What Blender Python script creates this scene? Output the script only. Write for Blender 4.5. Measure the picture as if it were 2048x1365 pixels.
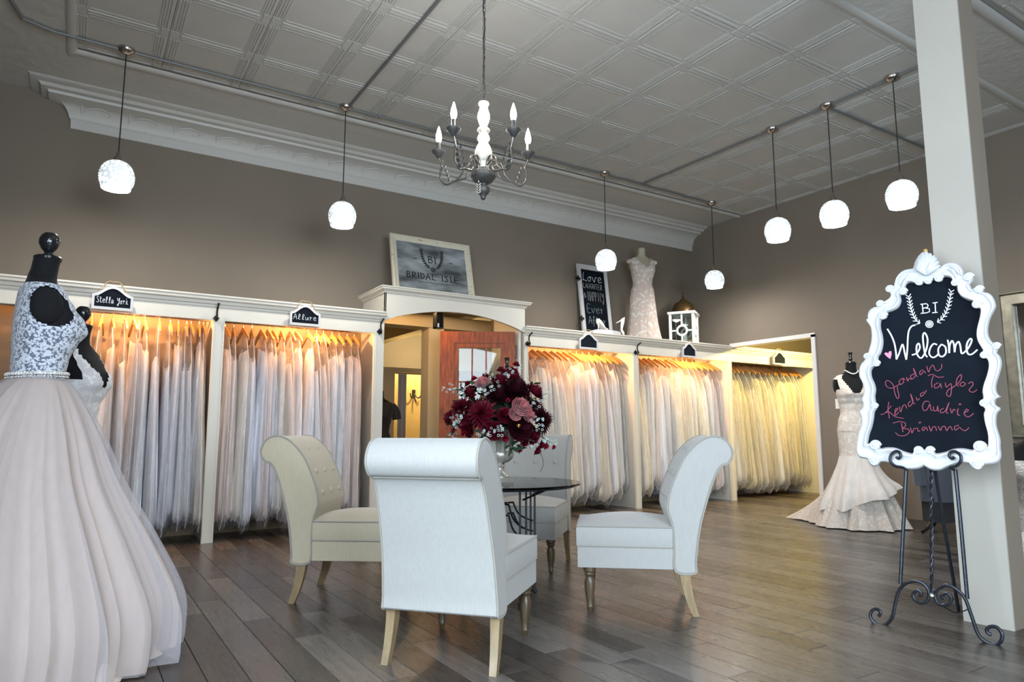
import bpy, math, random
import numpy as np
from mathutils import Vector, Matrix
random.seed(7)
for o in list(bpy.data.objects): bpy.data.objects.remove(o)
S = bpy.context.scene
COL = S.collection
PI = math.pi
# ------------------------------------------------------------------ camera
CAMH = 1.0; FPX = 1371.0
YAW, PITCH = math.radians(32.45), math.radians(7.5)
FWD = Vector((math.sin(YAW)*math.cos(PITCH), math.cos(YAW)*math.cos(PITCH), math.sin(PITCH)))
RGT = Vector((math.cos(YAW), -math.sin(YAW), 0)); UPV = RGT.cross(FWD)
CAMP = Vector((0, 0, CAMH))
cd = bpy.data.cameras.new('camera'); cam = bpy.data.objects.new('camera', cd); COL.objects.link(cam)
cd.sensor_width = 36; cd.lens = 36*FPX/2048; cd.clip_start = .05
cam.matrix_world = Matrix(((RGT.x, UPV.x, -FWD.x, 0), (RGT.y, UPV.y, -FWD.y, 0), (RGT.z, UPV.z, -FWD.z, CAMH), (0, 0, 0, 1)))
S.camera = cam
def ray(px, py): return RGT*((px-1024)/FPX) - UPV*((py-682.5)/FPX) + FWD
# ------------------------------------------------------------------ world, daylight through the shop windows, exposure
w = bpy.data.worlds.new('world'); S.world = w; w.use_nodes = True
w.node_tree.nodes['Background'].inputs[0].default_value = (.62, .78, 1, 1)
w.node_tree.nodes['Background'].inputs[1].default_value = .8
def area(name, loc, rot, sx, sy, power, col):
    l = bpy.data.lights.new(name, 'AREA'); l.shape = 'RECTANGLE'; l.size = sx; l.size_y = sy; l.energy = power; l.color = col
    o = bpy.data.objects.new(name, l); COL.objects.link(o); o.location = loc; o.rotation_euler = rot
    return o
area('daylight_front_window', (1.1, -3.88, 1.75), (PI/2-.40, 0, 0), 3.3, 2.8, 340, (.76, .87, 1))
area('daylight_side_window', (-.74, .45, 1.75), (PI/2-.42, 0, -PI/2), 3.2, 2.7, 240, (.72, .85, 1))
VS = S.view_settings
VS.view_transform = 'Standard'; VS.look = 'None'; VS.gamma = 1; VS.use_curve_mapping = False; VS.exposure = 0.62
S.cycles.transparent_max_bounces = 24
# ------------------------------------------------------------------ materials
def mat(name, col, rough=.6, metal=0, spec=.5, noise=0, nscale=8, stretch=(1, 1, 1), bump=0, bscale=60, bstretch=(1, 1, 1),
        emis=None, estr=0, sheen=0, col2=None, thr=None, rnd=0, coat=0, transl=0, coords='Object'):
    m = bpy.data.materials.new(name); m.use_nodes = True
    nt = m.node_tree; N = nt.nodes; L = nt.links; b = N['Principled BSDF']
    b.inputs['Base Color'].default_value = (*col, 1); b.inputs['Roughness'].default_value = rough
    b.inputs['Metallic'].default_value = metal; b.inputs['Specular IOR Level'].default_value = spec
    b.inputs['Sheen Weight'].default_value = sheen; b.inputs['Coat Weight'].default_value = coat
    tc = N.new('ShaderNodeTexCoord')
    def nz(scale, st, det=4):
        mp = N.new('ShaderNodeMapping'); mp.inputs['Scale'].default_value = st; L.new(tc.outputs[coords], mp.inputs[0])
        t = N.new('ShaderNodeTexNoise'); t.inputs['Scale'].default_value = scale; t.inputs['Detail'].default_value = det
        L.new(mp.outputs[0], t.inputs['Vector']); return t
    if noise or col2:
        t = nz(nscale, stretch); mx = N.new('ShaderNodeMix'); mx.data_type = 'RGBA'
        c2 = col2 or tuple(max(0, c*(1-noise)) for c in col)
        mx.inputs[6].default_value = (*col, 1); mx.inputs[7].default_value = (*c2, 1)
        rp = N.new('ShaderNodeValToRGB'); a, z = thr or (.35, .65)
        rp.color_ramp.elements[0].position = a; rp.color_ramp.elements[1].position = z
        L.new(t.outputs['Fac'], rp.inputs[0]); L.new(rp.outputs[0], mx.inputs[0]); out = mx.outputs[2]
        if rnd:
            oi = N.new('ShaderNodeObjectInfo'); hs = N.new('ShaderNodeHueSaturation')
            mr = N.new('ShaderNodeMapRange'); mr.inputs[3].default_value = 1-rnd; mr.inputs[4].default_value = 1+rnd
            L.new(oi.outputs['Random'], mr.inputs[0]); L.new(mr.outputs[0], hs.inputs['Value']); L.new(out, hs.inputs['Color']); out = hs.outputs[0]
        L.new(out, b.inputs['Base Color'])
    if bump:
        t = nz(bscale, bstretch, 3); bp = N.new('ShaderNodeBump'); bp.inputs['Strength'].default_value = bump; bp.inputs['Distance'].default_value = .01
        L.new(t.outputs['Fac'], bp.inputs['Height']); L.new(bp.outputs[0], b.inputs['Normal'])
    if emis: b.inputs['Emission Color'].default_value = (*emis, 1); b.inputs['Emission Strength'].default_value = estr
    if transl:
        tr = N.new('ShaderNodeBsdfTransparent'); ms = N.new('ShaderNodeMixShader'); ms.inputs[0].default_value = 1-transl
        L.new(tr.outputs[0], ms.inputs[1]); L.new(b.outputs[0], ms.inputs[2]); L.new(ms.outputs[0], N['Material Output'].inputs[0])
    return m
def lace_mat(name, col, under, scale=34, lo=.47, hi=.53):
    """lace: a flower-like pattern of thread over an underlayer"""
    m = mat(name, col, .75, sheen=.3, bump=.5, bscale=150)
    nt = m.node_tree; N = nt.nodes; L = nt.links; b = N['Principled BSDF']
    tc = N.new('ShaderNodeTexCoord'); v = N.new('ShaderNodeTexVoronoi'); v.inputs['Scale'].default_value = scale
    n = N.new('ShaderNodeTexNoise'); n.inputs['Scale'].default_value = scale*.6; n.inputs['Detail'].default_value = 5
    L.new(tc.outputs['Object'], v.inputs['Vector']); L.new(tc.outputs['Object'], n.inputs['Vector'])
    a = N.new('ShaderNodeMath'); a.operation = 'MULTIPLY_ADD'; a.inputs[1].default_value = .35
    L.new(v.outputs['Distance'], a.inputs[0]); L.new(n.outputs['Fac'], a.inputs[2])
    rp = N.new('ShaderNodeValToRGB'); rp.color_ramp.elements[0].position = lo+.1; rp.color_ramp.elements[1].position = hi+.13
    rp.color_ramp.elements[0].color = (*col, 1); rp.color_ramp.elements[1].color = (*under, 1)
    L.new(a.outputs[0], rp.inputs[0]); L.new(rp.outputs[0], b.inputs['Base Color'])
    return m
M = {}
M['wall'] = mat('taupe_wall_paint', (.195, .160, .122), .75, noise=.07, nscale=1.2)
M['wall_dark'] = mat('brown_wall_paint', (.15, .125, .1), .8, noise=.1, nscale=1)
M['ceil'] = mat('painted_tin', (.50, .49, .455), .5, noise=.05, nscale=3)
M['crown'] = mat('painted_tin_crown', (.50, .49, .455), .5, bump=.25, bscale=22)
M['cream'] = mat('cream_cabinet_paint', (.66, .62, .54), .42, noise=.04, nscale=3)
M['trimw'] = mat('white_trim_paint', (.72, .70, .68), .45, noise=.03)
M['post'] = mat('post_paint', (.40, .37, .32), .55, noise=.05, nscale=2)
M['backp'] = mat('rack_back_board', (.26, .18, .10), .6, noise=.15, nscale=2, stretch=(1, 1, 8))
M['innerwall'] = mat('cream_inner_wall', (.60, .50, .31), .7, noise=.05, nscale=2)
M['innerceil'] = mat('tan_inner_ceiling', (.48, .38, .24), .7, noise=.05, nscale=2)
M['linen'] = mat('oatmeal_linen', (.33, .32, .30), .85, noise=.06, nscale=120, stretch=(1, 1, .15), bump=.12, bscale=420, sheen=.25, spec=.25)
M['creamlinen'] = mat('cream_linen', (.43, .37, .265), .85, noise=.06, nscale=120, stretch=(1, 1, .15), bump=.12, bscale=420, sheen=.25, spec=.25)
M['pipe'] = mat('linen_piping', (.27, .25, .215), .85, sheen=.2, spec=.2)
M['legwood'] = mat('grey_brown_leg_wood', (.10, .068, .036), .32, noise=.35, nscale=14, stretch=(3, 3, .5), spec=.5)
M['legpale'] = mat('pale_leg_wood', (.27, .19, .10), .38, noise=.25, nscale=14, stretch=(3, 3, .5))
M['iron'] = mat('blue_black_iron', (.022, .026, .036), .34, metal=.55, noise=.3, nscale=30, bump=.1)
M['black'] = mat('black_velvet_form', (.006, .006, .007), .8, sheen=.05, spec=.15)
M['blackgloss'] = mat('black_lacquer', (.008, .009, .011), .14, spec=.6)
M['hookm'] = mat('dark_bronze_hook', (.02, .018, .016), .35, metal=.6)
M['nickel'] = mat('brushed_nickel', (.50, .46, .42), .22, metal=1)
M['cord'] = mat('dark_cord', (.02, .018, .016), .6)
M['conduit'] = mat('grey_conduit', (.16, .16, .155), .5, metal=.2)
M['hanger'] = mat('honey_hanger_wood', (.50, .24, .075), .35, noise=.25, nscale=12, stretch=(1, 4, 4))
M['steel'] = mat('steel_wire', (.7, .68, .65), .2, metal=1)
M['door'] = mat('red_stained_door_wood', (.30, .068, .013), .45, noise=.5, spec=.25, nscale=9, stretch=(5, 5, .6), bump=.1, bscale=30)
M['chalk'] = mat('slate_blackboard', (.007, .010, .016), .85, noise=.4, nscale=3, spec=.08)
M['chalkw'] = mat('white_chalk', (.78, .82, .86), .9)
M['chalkp'] = mat('pink_chalk', (.26, .055, .09), .9)
M['pinkh'] = mat('pink_chalk_heart', (.80, .26, .38), .9)
M['chalkg'] = mat('faint_grey_chalk', (.30, .30, .30), .9)
M['dframe'] = mat('distressed_white_frame', (.56, .56, .57), .42, col2=(.16, .11, .07), nscale=26, thr=(.735, .75), bump=.15, bscale=14)
M['goldworn'] = mat('worn_gold_tip', (.45, .27, .08), .5)
M['creamframe'] = mat('aged_cream_frame', (.58, .54, .42), .45, col2=(.22, .16, .09), nscale=12, stretch=(1, 1, 4), thr=(.62, .75))
M['silver'] = mat('silver_leaf_frame', (.27, .26, .21), .42, metal=.9, noise=.3, nscale=14)
M['mirror'] = mat('mirror_glass', (.8, .8, .8), .03, metal=1)
M['urn'] = mat('pewter_urn', (.34, .32, .28), .35, metal=.5, noise=.2, nscale=10)
M['switch'] = mat('white_plastic', (.8, .8, .78), .35)
M['bronze'] = mat('bronze_dome', (.16, .10, .04), .35, metal=.8)
M['whitepaint'] = mat('white_painted_wood', (.78, .77, .74), .45)
M['shoe'] = mat('ivory_satin_shoe', (.72, .70, .64), .35, sheen=.2)
M['cloth'] = mat('white_cloth', (.66, .65, .68), .8, sheen=.2)
M['antique'] = mat('washed_white_wood', (.62, .58, .50), .6, col2=(.30, .26, .20), nscale=9, stretch=(4, 4, .8), thr=(.45, .7))
M['greyiron'] = mat('grey_washed_metal', (.09, .085, .08), .5, metal=.4, noise=.3, nscale=20)
M['pewter'] = mat('pewter_arm', (.17, .155, .135), .32, metal=.8)
M['bulb'] = mat('lit_candle_bulb', (1, 1, 1), .3, emis=(.93, .96, 1), estr=14)
M['puck'] = mat('lit_amber_lamp', (1, .7, .4), .3, emis=(1, .55, .2), estr=20)
M['dark'] = mat('black_fabric', (.012, .011, .013), .8, sheen=.1)
M['suit'] = mat('slate_suit_wool', (.045, .052, .068), .85, sheen=.3)
M['necklace'] = mat('pearls', (.85, .82, .76), .2, coat=.5)
M['beads'] = mat('crystal_beading', (.70, .68, .64), .12, metal=.5, bump=.8, bscale=120)
M['rope'] = mat('jute_string', (.42, .30, .16), .9)
M['leaf'] = mat('dark_leaf', (.025, .05, .025), .5, noise=.3)
M['sprig'] = mat('frosted_sprig', (.50, .58, .52), .6, noise=.5, nscale=60)
M['fl_red'] = mat('burgundy_petal', (.085, .002, .010), .6, noise=.45, nscale=14, spec=.15)
M['fl_dark'] = mat('dark_maroon_petal', (.026, .0015, .005), .6, noise=.4, nscale=14, spec=.15)
M['fl_bright'] = mat('crimson_petal', (.22, .004, .020), .6, noise=.4, nscale=16, spec=.2)
M['fl_pink'] = mat('dusty_pink_petal', (.46, .15, .13), .6, col2=(.22, .03, .045), nscale=22, sheen=.2)
M['fl_gold'] = mat('yellow_stamens', (.55, .33, .06), .6)
M['satin'] = mat('champagne_satin', (.60, .48, .40), .4, sheen=.2)
M['tulle_in'] = mat('blush_tulle', (.47, .355, .28), .85, sheen=.15, noise=.08, nscale=6, stretch=(6, 6, .5))
M['tulle_out'] = mat('ivory_tulle_veil', (.47, .43, .44), .9, sheen=.15, transl=.62)
M['lace_big'] = lace_mat('beaded_ivory_lace', (.52, .54, .60), (.10, .115, .15), 110, .555, .63)
M['lace_ivory'] = lace_mat('ivory_lace', (.70, .64, .56), (.58, .50, .43), 55)
M['lace_white'] = lace_mat('white_lace', (.78, .77, .78), (.62, .60, .60), 40)
M['lace_blush'] = lace_mat('blush_lace', (.72, .69, .65), (.60, .48, .41), 30)
M['tulle_r'] = mat('soft_ivory_tulle', (.66, .60, .55), .9, sheen=.4, noise=.1, nscale=5, stretch=(5, 5, .6))
M['sequin'] = mat('silver_sequins', (.5, .5, .5), .25, metal=.7, bump=1, bscale=90)
M['jute'] = M['rope']
for k, c in dict(white=(.93, .92, .93), ivory=(.92, .87, .77), blush=(.90, .76, .68), champagne=(.88, .76, .58), pearl=(.89, .89, .94), yellow=(.86, .75, .46)).items():
    M['g_'+k] = mat(k+'_gown_fabric', c, .7, noise=.05, nscale=10, stretch=(4, 4, .7), bump=.5, bscale=60, sheen=.25)
# clear polythene: thin film, clear with a glossy crinkled skin
def plastic():
    m = bpy.data.materials.new('clear_polythene'); m.use_nodes = True; nt = m.node_tree; N = nt.nodes; L = nt.links
    N.remove(N['Principled BSDF'])
    tr = N.new('ShaderNodeBsdfTransparent'); tr.inputs[0].default_value = (.99, .99, 1, 1)
    gl = N.new('ShaderNodeBsdfGlossy'); gl.inputs['Roughness'].default_value = .12; gl.inputs[0].default_value = (1, 1, 1, 1)
    df = N.new('ShaderNodeBsdfDiffuse'); df.inputs[0].default_value = (.93, .94, .97, 1)
    tc = N.new('ShaderNodeTexCoord'); mp = N.new('ShaderNodeMapping'); mp.inputs['Scale'].default_value = (1.6, 1.6, .42)
    t = N.new('ShaderNodeTexNoise'); t.inputs['Scale'].default_value = 17; t.inputs['Detail'].default_value = 3; t.inputs['Distortion'].default_value = .8
    oi = N.new('ShaderNodeObjectInfo'); ad = N.new('ShaderNodeVectorMath'); ad.operation = 'ADD'; ml = N.new('ShaderNodeMath'); ml.operation = 'MULTIPLY'; ml.inputs[1].default_value = 37
    L.new(oi.outputs['Random'], ml.inputs[0]); L.new(tc.outputs['Object'], ad.inputs[0]); L.new(ml.outputs[0], ad.inputs[1])
    L.new(ad.outputs[0], mp.inputs[0]); L.new(mp.outputs[0], t.inputs['Vector'])
    bp = N.new('ShaderNodeBump'); bp.inputs['Strength'].default_value = 1; bp.inputs['Distance'].default_value = .045
    L.new(t.outputs['Fac'], bp.inputs['Height']); L.new(bp.outputs[0], gl.inputs['Normal'])
    fr = N.new('ShaderNodeFresnel'); fr.inputs['IOR'].default_value = 1.45; L.new(bp.outputs[0], fr.inputs['Normal'])
    mr = N.new('ShaderNodeMath'); mr.operation = 'MULTIPLY_ADD'; mr.inputs[1].default_value = .55; mr.inputs[2].default_value = .02; mr.use_clamp = True
    L.new(fr.outputs[0], mr.inputs[0])
    m1 = N.new('ShaderNodeMixShader'); m1.inputs[0].default_value = .14; L.new(tr.outputs[0], m1.inputs[1])
    tl = N.new('ShaderNodeBsdfTranslucent'); tl.inputs[0].default_value = (.95, .95, .97, 1); m0 = N.new('ShaderNodeMixShader'); m0.inputs[0].default_value = .45
    L.new(tl.outputs[0], m0.inputs[1]); L.new(df.outputs[0], m0.inputs[2]); L.new(m0.outputs[0], m1.inputs[2])
    m2 = N.new('ShaderNodeMixShader'); L.new(mr.outputs[0], m2.inputs[0]); L.new(m1.outputs[0], m2.inputs[1]); L.new(gl.outputs[0], m2.inputs[2])
    L.new(m2.outputs[0], N['Material Output'].inputs[0]); return m
M['plastic'] = plastic(); M['seam'] = mat('welded_polythene_edge', (.82, .84, .88), .2, spec=.8, transl=.3)
def thin_glass(name, tint, gloss=.1):
    m = bpy.data.materials.new(name); m.use_nodes = True; nt = m.node_tree; N = nt.nodes; L = nt.links; N.remove(N['Principled BSDF'])
    tr = N.new('ShaderNodeBsdfTransparent'); tr.inputs[0].default_value = (*tint, 1); gl = N.new('ShaderNodeBsdfGlossy'); gl.inputs['Roughness'].default_value = .02
    fr = N.new('ShaderNodeFresnel'); fr.inputs[0].default_value = 1.45
    ms = N.new('ShaderNodeMixShader'); L.new(fr.outputs[0], ms.inputs[0]); L.new(tr.outputs[0], ms.inputs[1]); L.new(gl.outputs[0], ms.inputs[2])
    L.new(ms.outputs[0], N['Material Output'].inputs[0]); return m
M['glass'] = thin_glass('clear_glass', (.93, .97, .95)); M['tableglass'] = thin_glass('green_edge_glass', (.86, .93, .90))
def shade_glass():
    """lit moulded glass shade: glowing, brightness broken by the moulded relief"""
    m = mat('lit_moulded_glass', (.9, .95, .95), .15, emis=(.90, .97, 1), estr=5)
    nt = m.node_tree; N = nt.nodes; L = nt.links; b = N['Principled BSDF']
    tc = N.new('ShaderNodeTexCoord'); v = N.new('ShaderNodeTexVoronoi'); v.inputs['Scale'].default_value = 38; L.new(tc.outputs['Object'], v.inputs['Vector'])
    mr = N.new('ShaderNodeMapRange'); mr.inputs[1].default_value = .1; mr.inputs[2].default_value = .6; mr.inputs[3].default_value = 1.35; mr.inputs[4].default_value = .25
    L.new(v.outputs['Distance'], mr.inputs[0]); L.new(mr.outputs[0], b.inputs['Emission Strength']); return m
M['shade'] = shade_glass()
def plank_mat(name, island):
    m = mat(name, (.2, .18, .16), .34, spec=.5); nt = m.node_tree; N = nt.nodes; L = nt.links; b = N['Principled BSDF']
    tc = N.new('ShaderNodeTexCoord'); oi = N.new('ShaderNodeObjectInfo'); g = N.new('ShaderNodeNewGeometry')
    rsrc = g.outputs['Random Per Island'] if island else oi.outputs['Random']
    ml = N.new('ShaderNodeMath'); ml.operation = 'MULTIPLY'; ml.inputs[1].default_value = 53; L.new(rsrc, ml.inputs[0])
    ad = N.new('ShaderNodeVectorMath'); ad.operation = 'ADD'; L.new(tc.outputs['Object'], ad.inputs[0]); L.new(ml.outputs[0], ad.inputs[1])
    mp = N.new('ShaderNodeMapping'); mp.inputs['Scale'].default_value = (1, .09, 1); L.new(ad.outputs[0], mp.inputs[0])
    t = N.new('ShaderNodeTexNoise'); t.inputs['Scale'].default_value = 26; t.inputs['Detail'].default_value = 7; t.inputs['Roughness'].default_value = .65; t.inputs['Distortion'].default_value = 1.2
    L.new(mp.outputs[0], t.inputs['Vector'])
    r1 = N.new('ShaderNodeValToRGB'); e = r1.color_ramp.elements
    e[0].color = (.030, .023, .019, 1); e[1].color = (.118, .101, .087, 1); e.new(.5).color = (.066, .055, .046, 1)
    L.new(rsrc, r1.inputs[0])
    r2 = N.new('ShaderNodeMapRange'); r2.inputs[1].default_value = .3; r2.inputs[2].default_value = .7; r2.inputs[3].default_value = .74; r2.inputs[4].default_value = 1.2
    L.new(t.outputs['Fac'], r2.inputs[0])
    hs = N.new('ShaderNodeHueSaturation'); L.new(r1.outputs[0], hs.inputs['Color']); L.new(r2.outputs[0], hs.inputs['Value']); L.new(hs.outputs[0], b.inputs['Base Color'])
    r3 = N.new('ShaderNodeMapRange'); r3.inputs[3].default_value = .20; r3.inputs[4].default_value = .36; L.new(t.outputs['Fac'], r3.inputs[0]); L.new(r3.outputs[0], b.inputs['Roughness'])
    bp = N.new('ShaderNodeBump'); bp.inputs['Strength'].default_value = .12; bp.inputs['Distance'].default_value = .004; L.new(t.outputs['Fac'], bp.inputs['Height']); L.new(bp.outputs[0], b.inputs['Normal'])
    return m
M['plank'] = plank_mat('grey_oak_plank', False); M['plank_far'] = plank_mat('grey_oak_planks', True)
# ------------------------------------------------------------------ mesh builder
def cr(pts, n=6, closed=False):
    """Catmull-Rom through the points"""
    P = [Vector(p) for p in pts]
    if len(P) < 3: return P
    out = []; m = len(P); rng = range(m if closed else m-1)
    for i in rng:
        if closed: a, b, c, d = P[i-1], P[i], P[(i+1) % m], P[(i+2) % m]
        else: a, b, c, d = P[max(i-1, 0)], P[i], P[i+1], P[min(i+2, m-1)]
        for k in range(n):
            t = k/n
            out.append(.5*((2*b)+(c-a)*t+(2*a-5*b+4*c-d)*t*t+(3*b-a-3*c+d)*t**3))
    if not closed: out.append(P[-1])
    return out
class MB:
    def __init__(s): s.v = []; s.f = []
    def add(s, vs, fs):
        o = len(s.v); s.v += [tuple(v) for v in vs]; s.f += [tuple(i+o for i in f) for f in fs]; return s
    def box(s, a, b, R=None, c=None):
        x0, y0, z0 = a; x1, y1, z1 = b
        vs = [Vector(p) for p in ((x0, y0, z0), (x1, y0, z0), (x1, y1, z0), (x0, y1, z0), (x0, y0, z1), (x1, y0, z1), (x1, y1, z1), (x0, y1, z1))]
        if R is not None: vs = [R @ v + (c or Vector()) for v in vs]
        return s.add(vs, [(0, 3, 2, 1), (4, 5, 6, 7), (0, 1, 5, 4), (1, 2, 6, 5), (2, 3, 7, 6), (3, 0, 4, 7)])
    def grid(s, rows, closeu=False, capa=False, capb=False, keep=None):
        n = len(rows); m = len(rows[0]); o = len(s.v)
        for r in rows: s.v += [tuple(p) for p in r]
        for i in range(n-1):
            for j in range(m if closeu else m-1):
                if keep and not keep(i, j): continue
                k = (j+1) % m; s.f.append((o+i*m+j, o+i*m+k, o+(i+1)*m+k, o+(i+1)*m+j))
        if capa: s.f.append(tuple(o+j for j in range(m))[::-1])
        if capb: s.f.append(tuple(o+(n-1)*m+j for j in range(m)))
        return s
    def lathe(s, prof, seg=20, c=(0, 0, 0), flute=0, nfl=0, R=None, sy=1):
        rows = []
        for r, z in prof:
            row = []
            for j in range(seg):
                a = 2*PI*j/seg; q = r*(1+flute*math.cos(nfl*a)) if nfl else r
                p = Vector((q*math.cos(a), q*math.sin(a)*sy, z))
                if R is not None: p = R @ p
                row.append(p+Vector(c))
            rows.append(row)
        return s.grid(rows, True, True, True)
    def tube(s, pts, r, seg=6, closed=False, rf=None, flat=1):
        P = [Vector(p) for p in pts]; n = len(P)
        if n < 2: return s
        rows = []; up = Vector((0, 0, 1)); prev = None
        for i in range(n):
            if closed: t = P[(i+1) % n]-P[i-1]
            else: t = P[min(i+1, n-1)]-P[max(i-1, 0)]
            if t.length < 1e-9: t = Vector((0, 0, 1))
            t.normalize()
            if prev is None:
                a = up if abs(t.z) < .9 else Vector((1, 0, 0)); u = t.cross(a).normalized()
            else: u = (prev-t*prev.dot(t)).normalized() if (prev-t*prev.dot(t)).length > 1e-6 else prev
            prev = u; v = t.cross(u); q = r*(rf(i/(n-1)) if rf else 1)
            rows.append([P[i]+u*q*math.cos(2*PI*k/seg)+v*q*flat*math.sin(2*PI*k/seg) for k in range(seg)])
        if closed: rows.append(rows[0]); return s.grid(rows, True)
        return s.grid(rows, True, True, True)
    def ell(s, c, rx, ry, rz, seg=14, rings=9, R=None, rough=0, rs=0):
        rows = []; rr = random.Random(rs); c = Vector(c)
        for i in range(rings+1):
            ph = PI*(i/rings)*.998+.003; row = []
            for j in range(seg):
                a = 2*PI*j/seg; k = 1+rough*rr.uniform(-1, 1)
                p = Vector((rx*k*math.sin(ph)*math.cos(a), ry*k*math.sin(ph)*math.sin(a), rz*k*math.cos(ph)))
                row.append((R @ p if R is not None else p)+c)
            rows.append(row)
        return s.grid(rows[::-1], True, True, True)
    def prism(s, poly, fn):
        """poly: list of 2D points; fn(a,b,k) -> 3D for k in 0/1 (the two faces)"""
        n = len(poly); o = len(s.v)
        s.v += [tuple(fn(a, b, 0)) for a, b in poly]+[tuple(fn(a, b, 1)) for a, b in poly]
        s.f.append(tuple(o+i for i in range(n))[::-1]); s.f.append(tuple(o+n+i for i in range(n)))
        for i in range(n): j = (i+1) % n; s.f.append((o+i, o+j, o+n+j, o+n+i))
        return s
    def mesh(s, name, m, smooth=True, fix=True):
        me = bpy.data.meshes.new(name); me.from_pydata(s.v, [], s.f); me.materials.append(M[m] if isinstance(m, str) else m)
        if fix:
            import bmesh
            bm = bmesh.new(); bm.from_mesh(me); bmesh.ops.recalc_face_normals(bm, faces=bm.faces); bm.to_mesh(me); bm.free()
        if smooth:
            me.shade_smooth()
            try: me.set_sharp_from_angle(angle=math.radians(38))
            except Exception: pass
        me.update(); return me
    def build(s, name, m, parent=None, smooth=True, label=None, fix=True):
        return link(name, s.mesh(name, m, smooth, fix), parent, label)
def link(name, me, parent=None, label=None, loc=None, rz=0, sc=None):
    o = bpy.data.objects.new(name, me); COL.objects.link(o)
    if parent is not None: o.parent = parent
    if label: o['label'] = label
    if loc is not None: o.location = loc
    if rz: o.rotation_euler = (0, 0, rz)
    if sc: o.scale = sc
    return o
def tag(o, label, cat, group=None):
    o['label'] = label; o['category'] = cat
    if group: o['group'] = group
    return o
def thing(name, label, cat, loc=(0, 0, 0), rz=0, group=None):
    o = bpy.data.objects.new(name, None); COL.objects.link(o); o.location = loc; o.rotation_euler = (0, 0, rz); o.empty_display_size = .1
    return tag(o, label, cat, group)
def struct(o): o['kind'] = 'structure'; return o
def copy_tree(o, parent=None):
    c = o.copy(); COL.objects.link(c); c.parent = parent
    for ch in o.children: copy_tree(ch, c)
    return c
def plight(name, loc, power, col, parent=None, r=.04, kind='POINT'):
    l = bpy.data.lights.new(name, kind); l.energy = power; l.color = col
    if kind == 'POINT': l.shadow_soft_size = r
    o = bpy.data.objects.new(name, l); COL.objects.link(o); o.location = loc
    if parent is not None: o.parent = parent
    return o
ORD = 'first second third fourth fifth sixth seventh eighth ninth tenth eleventh twelfth thirteenth fourteenth fifteenth sixteenth seventeenth eighteenth nineteenth twentieth'.split()
# ------------------------------------------------------------------ room shell
ZC = 4.18; YW = 7.5; XR = 8.18; XL = -.82; YF = -4.0; YR = 6.83
def bx(name, m, a, b, parent=None, kind=True, smooth=False, label=None):
    o = MB().box(a, b).build(name, m, parent, smooth, label)
    if kind and parent is None: struct(o)
    return o
# floor: dark base, planks on it
floor = struct(MB().box((XL-.1, YF-.1, -.06), (11.6, 12.6, -.012)).build('floor', mat('plank_joint', (.03, .027, .024), .8), None, False))
PW, PL = .15, 1.22
pl_list = []
rr = random.Random(3)
nrow = int((11.4-XL)/PW)
for i in range(nrow):
    off = rr.random()*PL; x = XL+i*PW
    y = YF-off
    while y < 12.4:
        a = max(y, YF-.05); b = min(y+PL, 12.4)
        if b-a > .05: pl_list.append((x, a, b))
        y += PL
def vis(p):
    x, a, b = p; q = Vector((x+PW/2, (a+b)/2, 0))-CAMP; d = q.dot(FWD)
    if d < .3: return 99
    px = 1024+FPX*q.dot(RGT)/d; py = 682.5-FPX*q.dot(UPV)/d
    hidden = b > 7.6 or (q.x > XR and q.y < 4.2)
    return d+(50 if (px < -150 or px > 2200 or py > 1560 or hidden) else 0)
pl_list.sort(key=vis)
def plank_box(mb, x0, y0, x1, y1):
    g = .0012; t = 0; c = .0016
    v = [(x0+g, y0+g, -.012), (x1-g, y0+g, -.012), (x1-g, y1-g, -.012), (x0+g, y1-g, -.012), (x0+g, y0+g, t-c), (x1-g, y0+g, t-c), (x1-g, y1-g, t-c), (x0+g, y1-g, t-c),
         (x0+g+c, y0+g+c, t), (x1-g-c, y0+g+c, t), (x1-g-c, y1-g-c, t), (x0+g+c, y1-g-c, t)]
    f = [(8, 9, 10, 11)]
    for i in range(4):
        j = (i+1) % 4; f += [(i, j, 4+j, 4+i), (4+i, 4+j, 8+j, 8+i)]
    mb.add(v, f)
cache = {}; far = MB()
for k, (x, a, b) in enumerate(pl_list):
    if k < 300:
        ln = round(b-a, 3)
        if ln not in cache:
            mb = MB(); plank_box(mb, -PW/2, -ln/2, PW/2, ln/2); cache[ln] = mb.mesh('plank', 'plank', False)
        link('plank', cache[ln], floor, loc=(x+PW/2, (a+b)/2, 0))
    else: plank_box(far, x, a, x+PW, b)
fp = far.build('distant_planks', 'plank_far', floor, False); fp['kind'] = 'stuff'
# walls
PX0, PX1 = 2.73, 4.52            # doorway to the fitting rooms, between the racks
wb = MB().box((XL, YW, 0), (PX0, YW+.12, ZC)).box((PX1, YW, 0), (XR+.1, YW+.12, ZC)).box((PX0, YW, 2.46), (PX1, YW+.12, ZC))
struct(wb.build('wall_back', 'wall', None, False))
OY0, OY1, OZ = 5.43, 7.5, 2.27  # opening in the right wall
wr = MB().box((XR, YF, 0), (XR+.12, OY0, ZC)).box((XR, OY0, OZ), (XR+.12, YW+.1, ZC))
struct(wr.build('wall_right', 'wall', None, False))
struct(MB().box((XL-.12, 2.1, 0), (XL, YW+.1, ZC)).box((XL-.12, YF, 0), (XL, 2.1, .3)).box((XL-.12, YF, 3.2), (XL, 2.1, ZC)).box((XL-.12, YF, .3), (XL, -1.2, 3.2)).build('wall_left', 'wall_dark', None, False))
struct(MB().box((XL, YF-.12, 0), (XR, YF, .3)).box((XL, YF-.12, 3.2), (XR, YF, ZC)).box((XL, YF-.12, .3), (-.45, YF, 3.2)).box((2.9, YF-.12, .3), (XR, YF, 3.2)).build('wall_front', 'wall_dark', None, False))
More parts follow.
